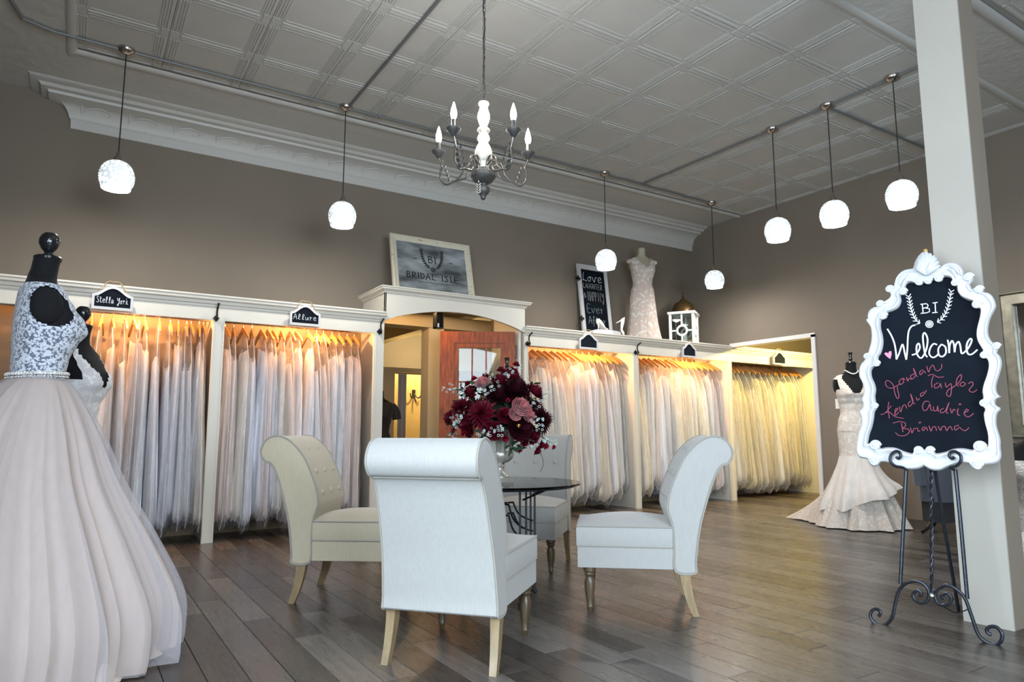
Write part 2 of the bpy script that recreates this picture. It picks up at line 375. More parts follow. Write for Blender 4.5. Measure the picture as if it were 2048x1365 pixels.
for n, (a, b) in enumerate([((-.45, YF-.08, .3), (2.9, YF-.06, 3.2)), ((XL-.08, -1.2, .3), (XL-.06, 2.1, 3.2))]):
    win = struct(MB().box(a, b).build('window_%d' % (n+1), 'glass', None, False))
    fr = MB()
    if n == 0:
        for x in (-.45, 1.2, 2.84): fr.box((x, YF-.1, .3), (x+.06, YF-.03, 3.2))
        for z in (.3, 3.14): fr.box((-.45, YF-.1, z), (2.9, YF-.03, z+.06))
    else:
        for y in (-1.2, .42, 2.04): fr.box((XL-.1, y, .3), (XL-.03, y+.06, 3.2))
        for z in (.3, 3.14): fr.box((XL-.1, -1.2, z), (XL-.03, 2.1, z+.06))
    fr.build('window_frame', 'trimw', win, False)
# casing of the opening in the right wall
cas = MB().box((XR-.02, OY0-.02, 0), (XR+.14, OY0+.035, OZ-.001)).box((XR-.02, OY0-.02, OZ-.035), (XR+.14, 6.80, OZ+.02))
struct(cas.build('trim_1', 'trimw', None, False))
# ceiling of pressed-tin tiles
ceil = struct(MB().box((XL-.1, YF-.1, ZC+.02), (XR+.2, YW+.2, ZC+.1)).build('ceiling', 'ceil', None, False))
TX, TY = .646, .625
def tile_mesh():
    """a pressed-tin tile hanging face down: flat field, ribs along two sides, flat bars along the others, button corners"""
    mb = MB(); hx, hy = TX/2-.002, TY/2-.002
    mb.box((-hx, -hy, 0), (hx, hy, .022))
    def bar(x0, y0, x1, y1, h): mb.box((x0, y0, -h), (x1, y1, .001))
    for sx in (-1, 1):
        for k, (d, wd, h) in enumerate(((.012, .014, .008), (.036, .010, .006), (.056, .010, .006), (.076, .008, .005))):
            a = sx*(hx-d); bar(min(a, a-sx*wd), -hy+.075, max(a, a-sx*wd), hy-.075, h)
    for sy in (-1, 1):
        a = sy*(hy-.006); bar(-hx+.085, min(a, a-sy*.020), hx-.085, max(a, a-sy*.020), .007)
        a = sy*(hy-.055); bar(-hx+.10, min(a, a-sy*.010), hx-.10, max(a, a-sy*.010), .004)
        for sx in (-1, 1):
            bar(min(sx*hx, sx*(hx-.06)), min(sy*hy, sy*(hy-.06)), max(sx*hx, sx*(hx-.06)), max(sy*hy, sy*(hy-.06)), .005)
    return mb.mesh('ceiling_tile', 'ceil', False)
tm = tile_mesh(); TX0, TY0 = -.2, 2.71
for i in range(13):
    for j in range(6):
        link('ceiling_tile', tm, ceil, loc=(TX0+(i+.5)*TX-.01, TY0+(j+.5)*TY, ZC))
for i in range(13):
    for j in range(9):
        y = 2.1-(j+.5)*TY
        link('ceiling_tile', tm, ceil, loc=(TX0+(i+.5)*TX-.01, y-.03, ZC))
# raised beads round the tile field and the embossed border strips
def bead(a, b, r=.028):
    a, b = Vector(a), Vector(b); mb = MB(); d = (b-a).normalized(); n = Vector((0, 0, 1)).cross(d)
    rows = []
    for p in (a, b):
        rows.append([p+n*(r*1.6*math.cos(t))+Vector((0, 0, -r*math.sin(t)+.012)) for t in [PI*k/8 for k in range(9)]])
    return mb.grid(rows, False).build('bead_molding', 'ceil', ceil)
bead((TX0-.03, 6.56, ZC), (XR, 6.56, ZC)); bead((TX0-.03, 2.66, ZC), (TX0-.03, 6.6, ZC)); bead((XL, 2.70, ZC), (XR, 2.70, ZC)); bead((XL, 2.17, ZC), (XR, 2.17, ZC))
M['emboss'] = mat('embossed_tin', (.50, .49, .455), .5, bump=.9, bscale=9)
MB().box((XL, 2.2, ZC), (XR, 2.68, ZC+.022)).box((XL, 6.58, ZC), (XR, YW, ZC+.022)).box((XL, 2.72, ZC), (TX0-.03, 6.58, ZC+.022)).box((XL, YF, ZC), (TX0-.03, 2.15, ZC+.022)).build('embossed_border', 'emboss', ceil, False)
# crown cove on the back wall, returned to the wall at its left end
prof = [(0, -.32), (.018, -.32), (.022, -.235), (.034, -.225), (.040, -.205), (.052, -.17), (.078, -.135), (.115, -.108), (.160, -.092), (.205, -.085), (.212, -.062), (.262, -.055), (.285, -.03), (.335, -.022), (.36, 0), (0, 0)]
XE = -.2
mb = MB(); rows = []
for kind in range(3):
    row = []
    for d, z in prof:
        if kind == 0: p = (XR+.02, YW-d, ZC+z)
        elif kind == 1: p = (XE-d, YW-d, ZC+z)
        else: p = (XE-d, YW, ZC+z)
        row.append(p)
    rows.append(row)
mb.grid(rows)
crown = mb.build('trim_2', 'crown'); struct(crown)
# the pressed swags in the cove, each a raised scroll
sw = MB()
path = cr([(-.17, 0, 0), (-.12, 0, .035), (-.03, 0, .05), (.05, 0, .02), (.03, 0, -.02), (-.02, 0, -.01)], 4)
swm = MB().tube(path, .008, 5, rf=lambda t: 1-.6*t).tube(cr([(-.19, 0, -.055), (-.19, 0, .06)], 2), .007, 5).mesh('swag', 'crown')
x = XE+.25
while x < XR-.2:
    o = link('swag', swm, crown, loc=(x, YW-.075, ZC-.148)); o.rotation_euler = (math.radians(48), 0, 0); x += .40
# post
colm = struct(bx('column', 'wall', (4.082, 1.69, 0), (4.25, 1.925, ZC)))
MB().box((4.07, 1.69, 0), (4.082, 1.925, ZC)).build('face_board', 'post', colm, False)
# ------------------------------------------------------------------ rooms seen through the doorway and the opening
ir = MB().box((1.2, 12.2, 0), (8.9, 12.3, 2.95)).box((1.1, YW+.12, 0), (1.2, 12.3, 2.95))
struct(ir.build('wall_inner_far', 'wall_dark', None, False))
struct(MB().box((8.2, 7.8, 0), (8.3, 12.3, 2.95)).build('wall_inner_right', 'innerwall', None, False))
struct(MB().box((1.1, YW+.12, 2.85), (8.9, 12.3, 2.95)).build('ceiling_inner', 'innerceil', None, False))
struct(MB().box((3.80, 7.98, 0), (4.02, 8.20, 2.40)).build('column_inner', 'innerwall', None, False))
struct(MB().box((1.2, 7.95, 2.33), (8.2, 8.24, 2.49)).box((2.9, 8.24, 2.62), (3.2, 12.2, 2.84)).box((4.6, 8.24, 2.62), (4.8, 12.2, 2.84)).build('beam_inner', 'innerwall', None, False))
# fitting-room partition, its doorway and curtain
part = MB().box((1.3, 10.5, 0), (4.40, 10.6, 2.04)).box((4.40, 10.5, 1.95), (5.4, 10.6, 2.04)).box((5.4, 10.5, 0), (7.5, 10.6, 2.04))
struct(part.build('wall_partition', 'innerwall', None, False))
M['fitwall'] = mat('tan_fitting_wall', (.46, .32, .13), .7)
struct(MB().box((4.2, 11.7, 0), (6.5, 11.8, 2.04)).build('wall_fitting_room', 'fitwall', None, False))
cu = thing('fitting_room_curtain', 'pale grey curtain gathered at the side of the fitting room doorway', 'curtain', (4.42, 10.46, 0))
rows = []
for z in (.05, .6, 1.2, 1.93): rows.append([(.02+.13*k/24, -.02+.025*math.sin(k*1.5), z) for k in range(25)])
MB().grid(rows).build('fabric', 'cloth', cu); MB().tube([(-.02, -.01, 1.945), (.98, -.01, 1.945)], .013, 8).build('rod', 'steel', cu)
hk = thing('coat_hook', 'dark iron double hook on the tan fitting room wall seen through the doorway', 'hook', (5.28, 11.68, 1.66))
MB().box((-.03, 0, -.02), (.03, .02, .10)).build('plate', 'hookm', hk)
for sx in (-1, 1): MB().tube(cr([(0, 0, .03), (sx*.06, -.04, -.05), (sx*.10, -.08, -.02), (sx*.11, -.08, .03)], 5), .012, 6).build('prong', 'hookm', hk)
MB().tube(cr([(0, 0, .02), (0, -.05, -.08), (.01, -.09, -.13)], 5), .012, 6).build('prong', 'hookm', hk)
cl = thing('ceiling_light', 'flush ceiling light with a dark rim in the room behind the doorway', 'ceiling light', (5.45, 11.0, 2.85))
MB().lathe([(.02, 0), (.25, 0), (.26, -.04), (.22, -.06), (.02, -.06)], 20).build('rim', 'hookm', cl)
MB().lathe([(.21, -.06), (.19, -.12), (.10, -.16), (.01, -.17)], 20).build('diffuser', mat('lit_warm_glass', (1, .9, .7), .3, emis=(1, .86, .55), estr=5), cl)
plight('ceiling_light_glow', (0, 0, -.3), 110, (1, .80, .42), cl, .12)
wl = thing('wall_lantern', 'small dark tin lantern hanging under the arch beside the red door', 'lantern', (3.44, 6.98, 2.16))
MB().box((-.045, -.045, 0), (.045, .045, .012)).box((-.045, .03, 0), (.045, .045, .19)).box((-.045, -.045, .18), (.045, .045, .19)).box((-.045, -.045, 0), (-.035, -.035, .19)).box((.035, -.045, 0), (.045, -.035, .19)).box((-.045, -.03, 0), (-.038, .04, .19)).box((.038, -.03, 0), (.045, .04, .19)).build('housing', 'hookm', wl, False)
MB().lathe([(.012, .012), (.012, .06), (.004, .065)], 8).build('candle', 'switch', wl); MB().tube([(0, 0, .19), (0, .0, .28)], .004, 5).build('hanging_wire', 'hookm', wl)
# next room: yellow lit
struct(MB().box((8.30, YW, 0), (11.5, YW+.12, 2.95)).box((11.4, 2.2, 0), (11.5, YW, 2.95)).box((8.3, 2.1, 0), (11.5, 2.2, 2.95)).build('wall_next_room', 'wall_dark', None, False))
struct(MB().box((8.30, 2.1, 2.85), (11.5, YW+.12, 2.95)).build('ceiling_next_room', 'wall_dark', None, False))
nl = thing('ceiling_light', 'yellow ceiling lamp of the room past the right-hand opening', 'ceiling light', (9.3, 5.75, 2.85))
MB().lathe([(.02, 0), (.2, 0), (.2, -.05), (.02, -.05)], 20).build('rim', 'hookm', nl)
MB().lathe([(.17, -.05), (.15, -.1), (.01, -.13)], 20).build('diffuser', mat('lit_yellow_glass', (1, .8, .4), .3, emis=(1, .75, .25), estr=6), nl)
plight('ceiling_light_glow', (0, 0, -.28), 230, (1, .76, .25), nl, .12)
# ------------------------------------------------------------------ garment racks
def cornice_rows(x0, x1, y, z0, P):
    mb = MB(); mb.prism([(0, 0)]+P+[(0, P[-1][1])], lambda a, b, k: (x1 if k else x0, y-a, z0+b)); return mb
CP = [(.010, 0), (.012, .018), (.026, .026), (.030, .05), (.050, .062), (.054, .085), (.062, .09), (.062, .105)]
def rack_bay(x0, x1, label, wl=.045, wr_=.045):
    t = thing('garment_rack_bay', label, 'garment rack', (x0, YR, 0)); W = x1-x0; D = YW-YR-.005
    for a, b in ((0, wl), (W-wr_, W)):
        st = MB().box((a, 0, 0), (b, .03, 2.03)).build('stile', 'cream', t, False)
        c = wl*.8 if a == 0 else W-wr_*.8
        MB().box((c-.004, -.006, .0), (c+.004, .001, 2.02)).build('bead_strip', 'cream', st, False)
    for a, b in ((0, .02), (W-.02, W)): MB().box((a, .03, 0), (b, D, 2.2)).build('side_panel', 'cream', t, False)
    MB().box((0, 0, 2.03), (W, .025, 2.165)).box((0, -.006, 2.155), (W, .001, 2.168)).build('header_board', 'cream', t, False)
    cornice_rows(0, W, 0, 2.155, CP).build('cornice', 'cream', t, False)
    MB().box((0, .0, 2.215), (W, D, 2.235)).build('top_panel', 'cream', t, False)
    MB().box((.02, D-.02, .0), (W-.02, D, 2.215)).build('back_panel', 'backp', t, False)
    MB().tube([(.02, .34, 2.075), (W-.02, .34, 2.075)], .014, 8).build('hanging_rod', 'steel', t)
    return t
BAYS = [(-.72, 1.09, 'cream built-in rack bay under the Stella York sign, at the far left'), (1.09, 2.73, 'cream built-in rack bay under the Allure sign, left of the arched doorway'),
        (4.52, 6.31, 'cream built-in rack bay just right of the arched doorway'), (6.31, 8.17, 'cream built-in rack bay below the white lantern, in the room corner'),
        (8.17, 10.32, 'cream rack bay in yellow light beyond the opening in the right wall')]
bays = []
for i, (a, b, lb) in enumerate(BAYS):
    t = rack_bay(a, b, lb, .05 if i != 2 else .055, .05 if i != 1 else .11); bays.append(t)
    if i < 4:
        fx = (.62, .52, .55, .56)[i]
        p = thing('puck_light', ['small amber lamp under the top of the Stella York bay', 'small amber lamp under the top of the Allure bay', 'small amber lamp in the bay right of the doorway', 'small amber lamp in the bay below the white lantern'][i], 'lamp', (a+(b-a)*fx, YR+.13, 2.215), group='amber rack lamps')
        MB().lathe([(.005, 0), (.035, 0), (.035, -.012), (.005, -.012)], 14).build('rim', 'steel', p); MB().lathe([(.028, -.012), (.02, -.018), (.002, -.02)], 14).build('lens', 'puck', p)
        plight('puck_glow', (0, 0, -.06), (34, 34, 34, 34)[i], (1, .52, .21), p, .03)
# arched portal between the racks
pt = thing('arched_portal', 'cream arched portal with a cornice between the two runs of racks', 'doorway', (2.73, YR, 0)); W = 4.52-2.73; D = YW-YR-.003
arc = [(0, 2.18)]
for k in range(21):
    u = k/20; x = .03+(W-.06)*u; arc.append((x, 2.185+.155*math.sin(PI*u)**.8))
arc += [(W, 2.18), (W, 2.48), (0, 2.48)]
ab = MB()
top = [(x, 2.48) for x, z in arc[:-2]]
lowr = arc[:-2]
rows = [[(x, -.012, z) for x, z in lowr], [(x, -.012, z) for x, z in top], [(x, .03, z) for x, z in top], [(x, .03, z) for x, z in lowr], [(x, -.012, z) for x, z in lowr]]
ab.grid(rows); ab.build('arch_board', 'cream', pt, True)
for a in (0, W-.03): MB().box((a, .03, 2.235), (a+.03, D, 2.48)).build('return_board', 'cream', pt, False)
MB().box((-.0, -.012, 2.24), (.012, .0, 2.48)).build('corner_strip', 'cream', pt, False)
mb = MB(); P2 = [(.0, 0), (.014, .0), (.016, .016), (.034, .030), (.052, .036), (.058, .055), (.066, .058), (.066, .068)]
rows = []
for k in range(4):
    row = []
    for d, z in P2:
        row.append([(-d, D, 2.475+z), (-d, -.012-d, 2.475+z), (W+d, -.012-d, 2.475+z), (W+d, D, 2.475+z)][k])
    rows.append(row)
mb.grid(rows); mb.build('cornice', 'cream', pt, False)
MB().box((-.06, -.07, 2.53), (W+.06, D, 2.545)).build('top_board', 'cream', pt, False)
for a in (0.0,): MB().box((W-.06, .03, 0), (W-.03, D, 2.235)).build('jamb', 'cream', pt, False)
pp = thing('puck_light', 'warm lamp fixed behind the top of the arched portal', 'lamp', (3.25, 7.2, 2.53))
MB().lathe([(.005, 0), (.045, 0), (.045, -.015), (.005, -.015)], 14).build('rim', 'steel', pp); MB().lathe([(.036, -.015), (.02, -.024), (.002, -.026)], 14).build('lens', 'puck', pp)
plight('puck_glow', (0, 0, -.07), 16, (1, .62, .28), pp, .03)
# red door, standing ajar inside the portal
dr = thing('glazed_door', 'red-brown stained wooden door with small glass panes standing ajar under the arch', 'door', (4.43, 6.90, 0), math.atan2(7.236-6.79, 3.617-4.395))
DW, DH = .90, 2.19
struct_d = MB().box((0, -.02, .02), (.13, .02, DH)).build('stile', 'door', dr, False)
MB().box((DW-.17, -.02, .02), (DW, .02, DH)).build('stile', 'door', dr, False)
for a, b in ((2.05, DH), (.95, 1.12), (.02, .24)): MB().box((.13, -.02, a), (DW-.17, .02, b)).build('rail', 'door', dr, False)
MB().box((.13, -.006, .24), (DW-.17, .006, .95)).build('lower_panel', 'door', dr, False)
gx0, gx1, gz0, gz1 = .13, DW-.17, 1.12, 2.05
MB().box((gx0, -.026, gz0), (gx0+.05, .012, gz1)).box((gx1-.05, -.026, gz0), (gx1, .012, gz1)).box((gx0+.05, -.026, gz1-.055), (gx1-.05, .012, gz1)).box((gx0+.05, -.026, gz0), (gx1-.05, .012, gz0+.05)).build('sash_molding', 'door', dr, False)
cw = (gx1-gx0-.1)/3; chh = (gz1-gz0-.105)/2
for i in (1, 2): MB().box((gx0+.05+cw*i-.009, -.02, gz0+.05), (gx0+.05+cw*i+.009, .012, gz1-.055)).build('muntin', 'door', dr, False)
MB().box((gx0+.05, -.02, gz0+.05+chh-.009), (gx1-.05, .012, gz0+.05+chh+.009)).build('muntin', 'door', dr, False)
for i in range(3):
    for j in range(2): MB().box((gx0+.05+cw*i+.009, -.003, gz0+.05+chh*j+.01), (gx0+.05+cw*(i+1)-.009, .003, gz0+.05+chh*(j+1)-.01)).build('pane', 'glass', dr, False)
for z in (.3, 1.88): MB().box((-.03, -.035, z), (.02, -.018, z+.14)).tube([(-.012, -.04, z-.01), (-.012, -.04, z+.15)], .011, 8).build('hinge', 'hookm', dr)
# coat hooks on the rack posts
def coat_hook(x, label, z=2.09, y=None):
    h = thing('coat_hook', label, 'hook', (x, y or YR, z), group='black coat hooks on the racks')
    MB().prism([(0, -.075), (.030, -.045), (0, -.010), (-.030, -.045)], lambda a, b, k: (a, -.018 if k else -.002, b)).build('plate', 'hookm', h, False)
    MB().tube(cr([(0, -.012, -.045), (0, -.055, -.035), (.0, -.045, .01), (.002, -.055, .05), (0, -.105, .072), (0, -.115, .082)], 5), .009, 7, rf=lambda t: 1 if t < .9 else 1.5).build('upper_prong', 'hookm', h)
    MB().tube(cr([(0, -.012, -.055), (0, -.05, -.07), (0, -.07, -.05), (.0, -.072, -.035)], 5), .008, 7).build('lower_prong', 'hookm', h)
coat_hook(1.06, 'black iron hook on the post between the Stella York and Allure bays'); coat_hook(2.672, 'black iron hook on the post at the left of the arched doorway')
coat_hook(4.555, 'black iron hook on the post at the right of the arched doorway'); coat_hook(6.30, 'black iron hook on the post below the lace gown'); coat_hook(10.28, 'black iron hook on the post in the yellow room', 2.05)
# ------------------------------------------------------------------ single-stroke lettering
GL = {'S': [[(.9, .85), (.5, 1), (.15, .8), (.5, .52), (.85, .25), (.5, 0), (.05, .15)]], 't': [[(.4, .95), (.35, .2), (.6, 0), (.9, .1)], [(.1, .65), (.8, .65)]],
      'e': [[(.1, .3), (.8, .38), (.7, .6), (.3, .55), (.15, .2), (.5, 0), (1, .15)]], 'l': [[(.2, .1), (.7, .7), (.6, 1), (.35, .8), (.4, .1), (.8, .05)]],
      'a': [[(.75, .55), (.3, .55), (.1, .2), (.4, 0), (.75, .5), (.75, .1), (1, .05)]], 'Y': [[(.05, .95), (.2, .55), (.6, .6), (.9, .95), (.7, 0), (.4, -.3), (.2, -.1), (.9, .15)]],
      'o': [[(.5, .55), (.1, .3), (.4, 0), (.8, .25), (.5, .55), (1, .5)]], 'r': [[(.1, .5), (.3, .6), (.35, 0), (.4, .4), (.8, .55)]], 'k': [[(.2, 0), (.3, 1), (.25, .3), (.75, .6), (.4, .32), (.9, 0)]],
      'A': [[(0, 0), (.5, 1), (.95, 0)], [(.2, .4), (.8, .4)]], 'u': [[(.1, .55), (.15, .1), (.5, .05), (.8, .5), (.8, .1), (1, .05)]],
      'L': [[(.5, 1), (.25, .6), (.3, .1), (.1, .1), (.5, .1), (1, 0)]], 'v': [[(.05, .55), (.4, 0), (.75, .55), (1, .5)]], 'U': [[(.1, 1), (.1, .2), (.5, 0), (.85, .2), (.85, 1)]],
      'G': [[(.9, .85), (.5, 1), (.1, .5), (.5, 0), (.9, .2), (.9, .5), (.6, .5)]], 'H': [[(.1, 0), (.1, 1)], [(.85, 0), (.85, 1)], [(.1, .5), (.85, .5)]], 'T': [[(0, 1), (1, 1)], [(.5, 1), (.5, 0)]],
      'E': [[(.85, 1), (.1, 1), (.1, 0), (.9, 0)], [(.1, .5), (.7, .5)]], 'R': [[(.1, 0), (.1, 1), (.7, .95), (.8, .7), (.6, .5), (.1, .5), (.9, 0)]], 'P': [[(.1, 0), (.1, 1), (.7, .95), (.8, .7), (.6, .5), (.1, .5)]],
      'I': [[(.5, 0), (.5, 1)]], 'y': [[(.1, .55), (.3, .15), (.75, .55), (.5, -.3), (.2, -.3)]], 'f': [[(.8, .9), (.5, 1), (.4, .4), (.4, -.3)], [(.1, .5), (.8, .5)]], 'p': [[(.2, .55), (.2, -.4)], [(.2, .45), (.6, .55), (.8, .25), (.5, 0), (.2, .1)]],
      'i': [[(.4, .5), (.45, .05), (.7, .1)]], 'B': [[(.1, 0), (.1, 1), (.65, .95), (.75, .75), (.6, .54), (.1, .54)], [(.6, .54), (.9, .3), (.7, .03), (.1, 0)]], 'D': [[(.1, 0), (.1, 1), (.6, .9), (.9, .5), (.6, .1), (.1, 0)]],
      '&': [[(.9, .1), (.3, .8), (.5, 1), (.65, .8), (.1, .3), (.4, 0), (.9, .5)]], ' ': []}
SER = {'B': [(.1, 0), (.1, 1)], 'I': [(.5, 0), (.5, 1)], 'R': [(.1, 0), (.9, 0), (.1, 1)], 'D': [(.1, 0), (.1, 1)], 'A': [(0, 0), (.95, 0)], 'L': [(.2, 1)], 'S': [], 'E': [(.1, 0), (.1, 1)]}
def write(mb, txt, fn, x0, y0, w, h, r, gap=.2, smooth=True, serif=False, slope=0):
    """lay strokes of txt from (x0,y0); each letter w x h; fn(a,b) -> 3D"""
    x = x0
    for ch in txt:
        if ch == 'I' and serif: x -= .22*w
        for st in GL.get(ch, []):
            pts = [(x+a*w, y0+b*h+slope*(x-x0+a*w)) for a, b in st]
            P = [fn(*p) for p in pts]
            mb.tube(cr(P, 4) if (smooth and len(P) > 2) else P, r, 5)
        if serif:
            for a, b in SER.get(ch, []): mb.tube([fn(x+a*w-.16*w, y0+b*h), fn(x+a*w+.16*w, y0+b*h)], r*.6, 5)
        x += w*(1+gap)*(.80 if ch == 'I' and serif else 1)
    return mb
def wreath(mb, fn, cx, cy, s, r):
    """laurel wreath open at the top, a small rose at the bottom"""
    for sx in (-1, 1):
        pts = [(cx+sx*s*a, cy+s*b) for a, b in ((.86, 1.05), (.84, .6), (.72, .15), (.48, -.25), (.12, -.48))]
        P = cr([(a, b, 0) for a, b in pts], 5); mb.tube([fn(p.x, p.y) for p in P], r*.7, 5)
        for i in range(1, len(P)-2, 2):
            d = (P[i-1]-P[i+1]).normalized(); nrm = Vector((-d.y, d.x, 0))
            for sd in (-1, 1):
                q = P[i]+(d*.17+nrm*sd*.13)*s; mb.tube([fn(P[i].x, P[i].y), fn((P[i].x+q.x)/2, (P[i].y+q.y)/2), fn(q.x, q.y)], r*1.25, 5, rf=lambda t: .4+1.2*math.sin(PI*min(1, t+.1)))
    for k, rad in enumerate((.05, .11, .17)):
        mb.tube([fn(cx+s*rad*math.cos(2*PI*t/10)*1.15, cy-.52*s+s*rad*math.sin(2*PI*t/10)*(1+.15*(t % 2))) for t in range(10)], r*.8, 5, closed=True)
def rack_sign(x, label, txt, z=2.03, wd=.30):
    t = thing('hanging_chalkboard_sign', label, 'sign', (x, YR-.062, z), group='small chalkboard signs on the racks')
    h = .155; hw = wd/2
    def arch(hw, z0, zs, rise, n=14):
        pts = [(-hw, z0), (hw, z0), (hw, zs)]
        for k in range(n+1):
            u = 1-2*k/n; pts.append((u*hw*.92, zs+rise*(math.cos(u*PI)*.5+.5)**.75))
        return pts+[(-hw, zs)]
    MB().prism(arch(hw, 0, h*.85, .075), lambda a, b, k: (a, -.004 if k else .012, b)).build('backing', 'dframe', t, False)
    o = arch(hw, 0, h*.85, .075); i_ = arch(hw-.020, .024, h*.85-.018, .072)
    rows = [[(a, -.004, b) for a, b in o], [(a, -.016, b) for a, b in o], [(a, -.016, b) for a, b in i_], [(a, -.004, b) for a, b in i_]]
    MB().grid(rows, True).build('frame', 'dframe', t, False)
    MB().prism(arch(hw-.020, .024, h*.85-.018, .072), lambda a, b, k: (a, -.007 if k else -.004, b)).build('slate', 'chalk', t, False)
    MB().tube(cr([(-hw*.75, -.012, h*.86), (-.05, -.004, h+.085), (0, 0, h+.092), (.05, -.004, h+.085), (hw*.75, -.012, h*.86)], 4), .004, 5).build('string', 'rope', t)
    if txt:
        mb = MB(); n = len(txt); lw = (wd-.07)/(n*1.12)
        write(mb, txt, lambda a, b: (a, -.009, b), -(wd-.07)/2, .058, lw, .055, .0022, .12); mb.build('lettering', 'chalkw' if txt == 'Allure' else 'chalkw', t)
rack_sign(.215, 'small white-framed chalkboard reading Stella York hung on the left rack', 'Stella York', 2.035, .31)
rack_sign(1.87, 'small white-framed chalkboard reading Allure hung on the rack', 'Allure', 2.035)
rack_sign(5.45, 'small unreadable chalkboard sign on the bay right of the arched doorway', '', 2.03); rack_sign(7.26, 'small unreadable chalkboard sign below the white lantern', '', 2.03, .27); rack_sign(9.26, 'small chalkboard sign on the rack in the yellow room', '', 2.03)
# ------------------------------------------------------------------ bagged gowns on hangers
def gown_mesh(seed, full, L, zt, fab):
    rr = random.Random(seed); mb = MB(); rows = []; n = 30; m = 48
    k1, k2, p1, p2, p3 = rr.choice((5, 6, 7)), rr.choice((11, 13)), rr.uniform(0, 6), rr.uniform(0, 6), rr.uniform(0, 6)
    ht = rr.uniform(.026, .040); hb = rr.uniform(.058, .082); bulge = rr.uniform(.6, 1.6)
    for i in range(n):
        t = i/(n-1); z = -zt-t*(L-zt)
        hy = .085+.055*math.sin(min(1, t/.16)*PI/2)+full*max(0, (t-.16)/.84)**bulge
        hx = ht+(hb-ht)*t**bulge
        if t > .92: q = (t-.92)/.08; hy *= math.sqrt(max(.02, 1-.75*q*q)); hx *= math.sqrt(max(.02, 1-.8*q*q))
        row = []
        for j in range(m):
            a = 2*PI*j/m; e = 1+(.08+.24*t)*(math.cos(k1*a+p1+1.5*t)*.55+math.cos(k2*a+p2-t)*.4)*min(1, t*4)
            dip = .05*math.cos(2*a+p2)+.03*math.cos(3*a+p1) if i == 0 else 0
            row.append((hx*math.cos(a)*e+.014*math.sin(3*t+p3), hy*math.sin(a)*(1+(e-1)*.35)+.02*math.sin(2.2*t+p1), z+dip*.8+.012*math.cos(k1*a+p1)*(t > .95)))
        rows.append(row)
    return mb.grid(rows, True, True, True).mesh('gown', fab)
def cover_mesh(seed, full, L):
    rr = random.Random(seed); mb = MB(); rows = []; n = 40; m = 44; p1, p2 = rr.uniform(0, 6), rr.uniform(0, 6); k1 = rr.choice((4, 5)); seam = []
    for i in range(n):
        t = i/(n-1); z = -.075-t*(L+.05-.075)
        q = min(1, t*6); hy = .03+.165*q**.7+max(0, t-.15)*(full+.02)*1.1; hx = .010+.016*q+.050*t
        if t > .95: hy *= 1-(t-.95)*5; hx *= 1-(t-.95)*6
        row = []
        for j in range(m):
            a = 2*PI*j/m; e = 1+.20*q*(math.cos(k1*a+p1+5*t)*.5+math.cos(9*a+p2-9*t)*.35+math.cos(14*a+23*t+p1)*.25)
            p = (hx*math.cos(a)*e+.012*math.sin(4*t+p2), hy*math.sin(a)*(1+(e-1)*.3)+.02*math.sin(2.2*t+p1), z+(.02*math.cos(5*a+p1) if t > .95 else 0))
            row.append(p)
            if j == 3*m//4: seam.append(p)
        rows.append(row)
    return mb.grid(rows, True, False, False).mesh('garment_cover', 'plastic'), MB().tube(seam, .0026, 5).mesh('seam', 'seam')
hang = MB(); hp = cr([(0, -.205, -.17), (0, -.14, -.125), (0, -.06, -.085), (0, 0, -.062), (0, .06, -.085), (0, .14, -.125), (0, .205, -.17)], 4)
rows = []
for p in hp:
    hh = .016+.010*(1-abs(p.y)/.205); rows.append([p+Vector((dx, 0, dz)) for dx, dz in ((-.008, -hh), (.008, -hh), (.008, hh), (-.008, hh))])
HANG = hang.grid(rows, True, True, True).mesh('hanger', 'hanger')
HOOK = MB().tube(cr([(0, 0, -.06), (0, 0, -.012), (0, .018, .004), (0, .020, .022), (0, 0, .032), (0, -.016, .022)], 5), .0032, 6).mesh('hook', 'steel')
VAR = [(.05, 1.90, .30), (.10, 1.94, .36), (.03, 1.84, .26), (.13, 1.95, .42), (.07, 1.90, .24), (.09, 1.92, .46), (.05, 1.87, .34), (.11, 1.93, .28)]
GM = [gown_mesh(10+k, f, L, zt, 'g_white') for k, (f, L, zt) in enumerate(VAR)]
CS = [cover_mesh(30+k, f, L) for k, (f, L, zt) in enumerate(VAR)]; CM = [c[0] for c in CS]; SM = [c[1] for c in CS]
FABS = [['white', 'white', 'ivory', 'pearl', 'white', 'blush'], ['white', 'blush', 'pearl', 'ivory', 'white', 'pearl'], ['ivory', 'white', 'champagne', 'pearl', 'ivory', 'blush'],
        ['ivory', 'pearl', 'blush', 'white', 'champagne', 'ivory'], ['ivory', 'yellow', 'champagne', 'ivory', 'yellow', 'white']]
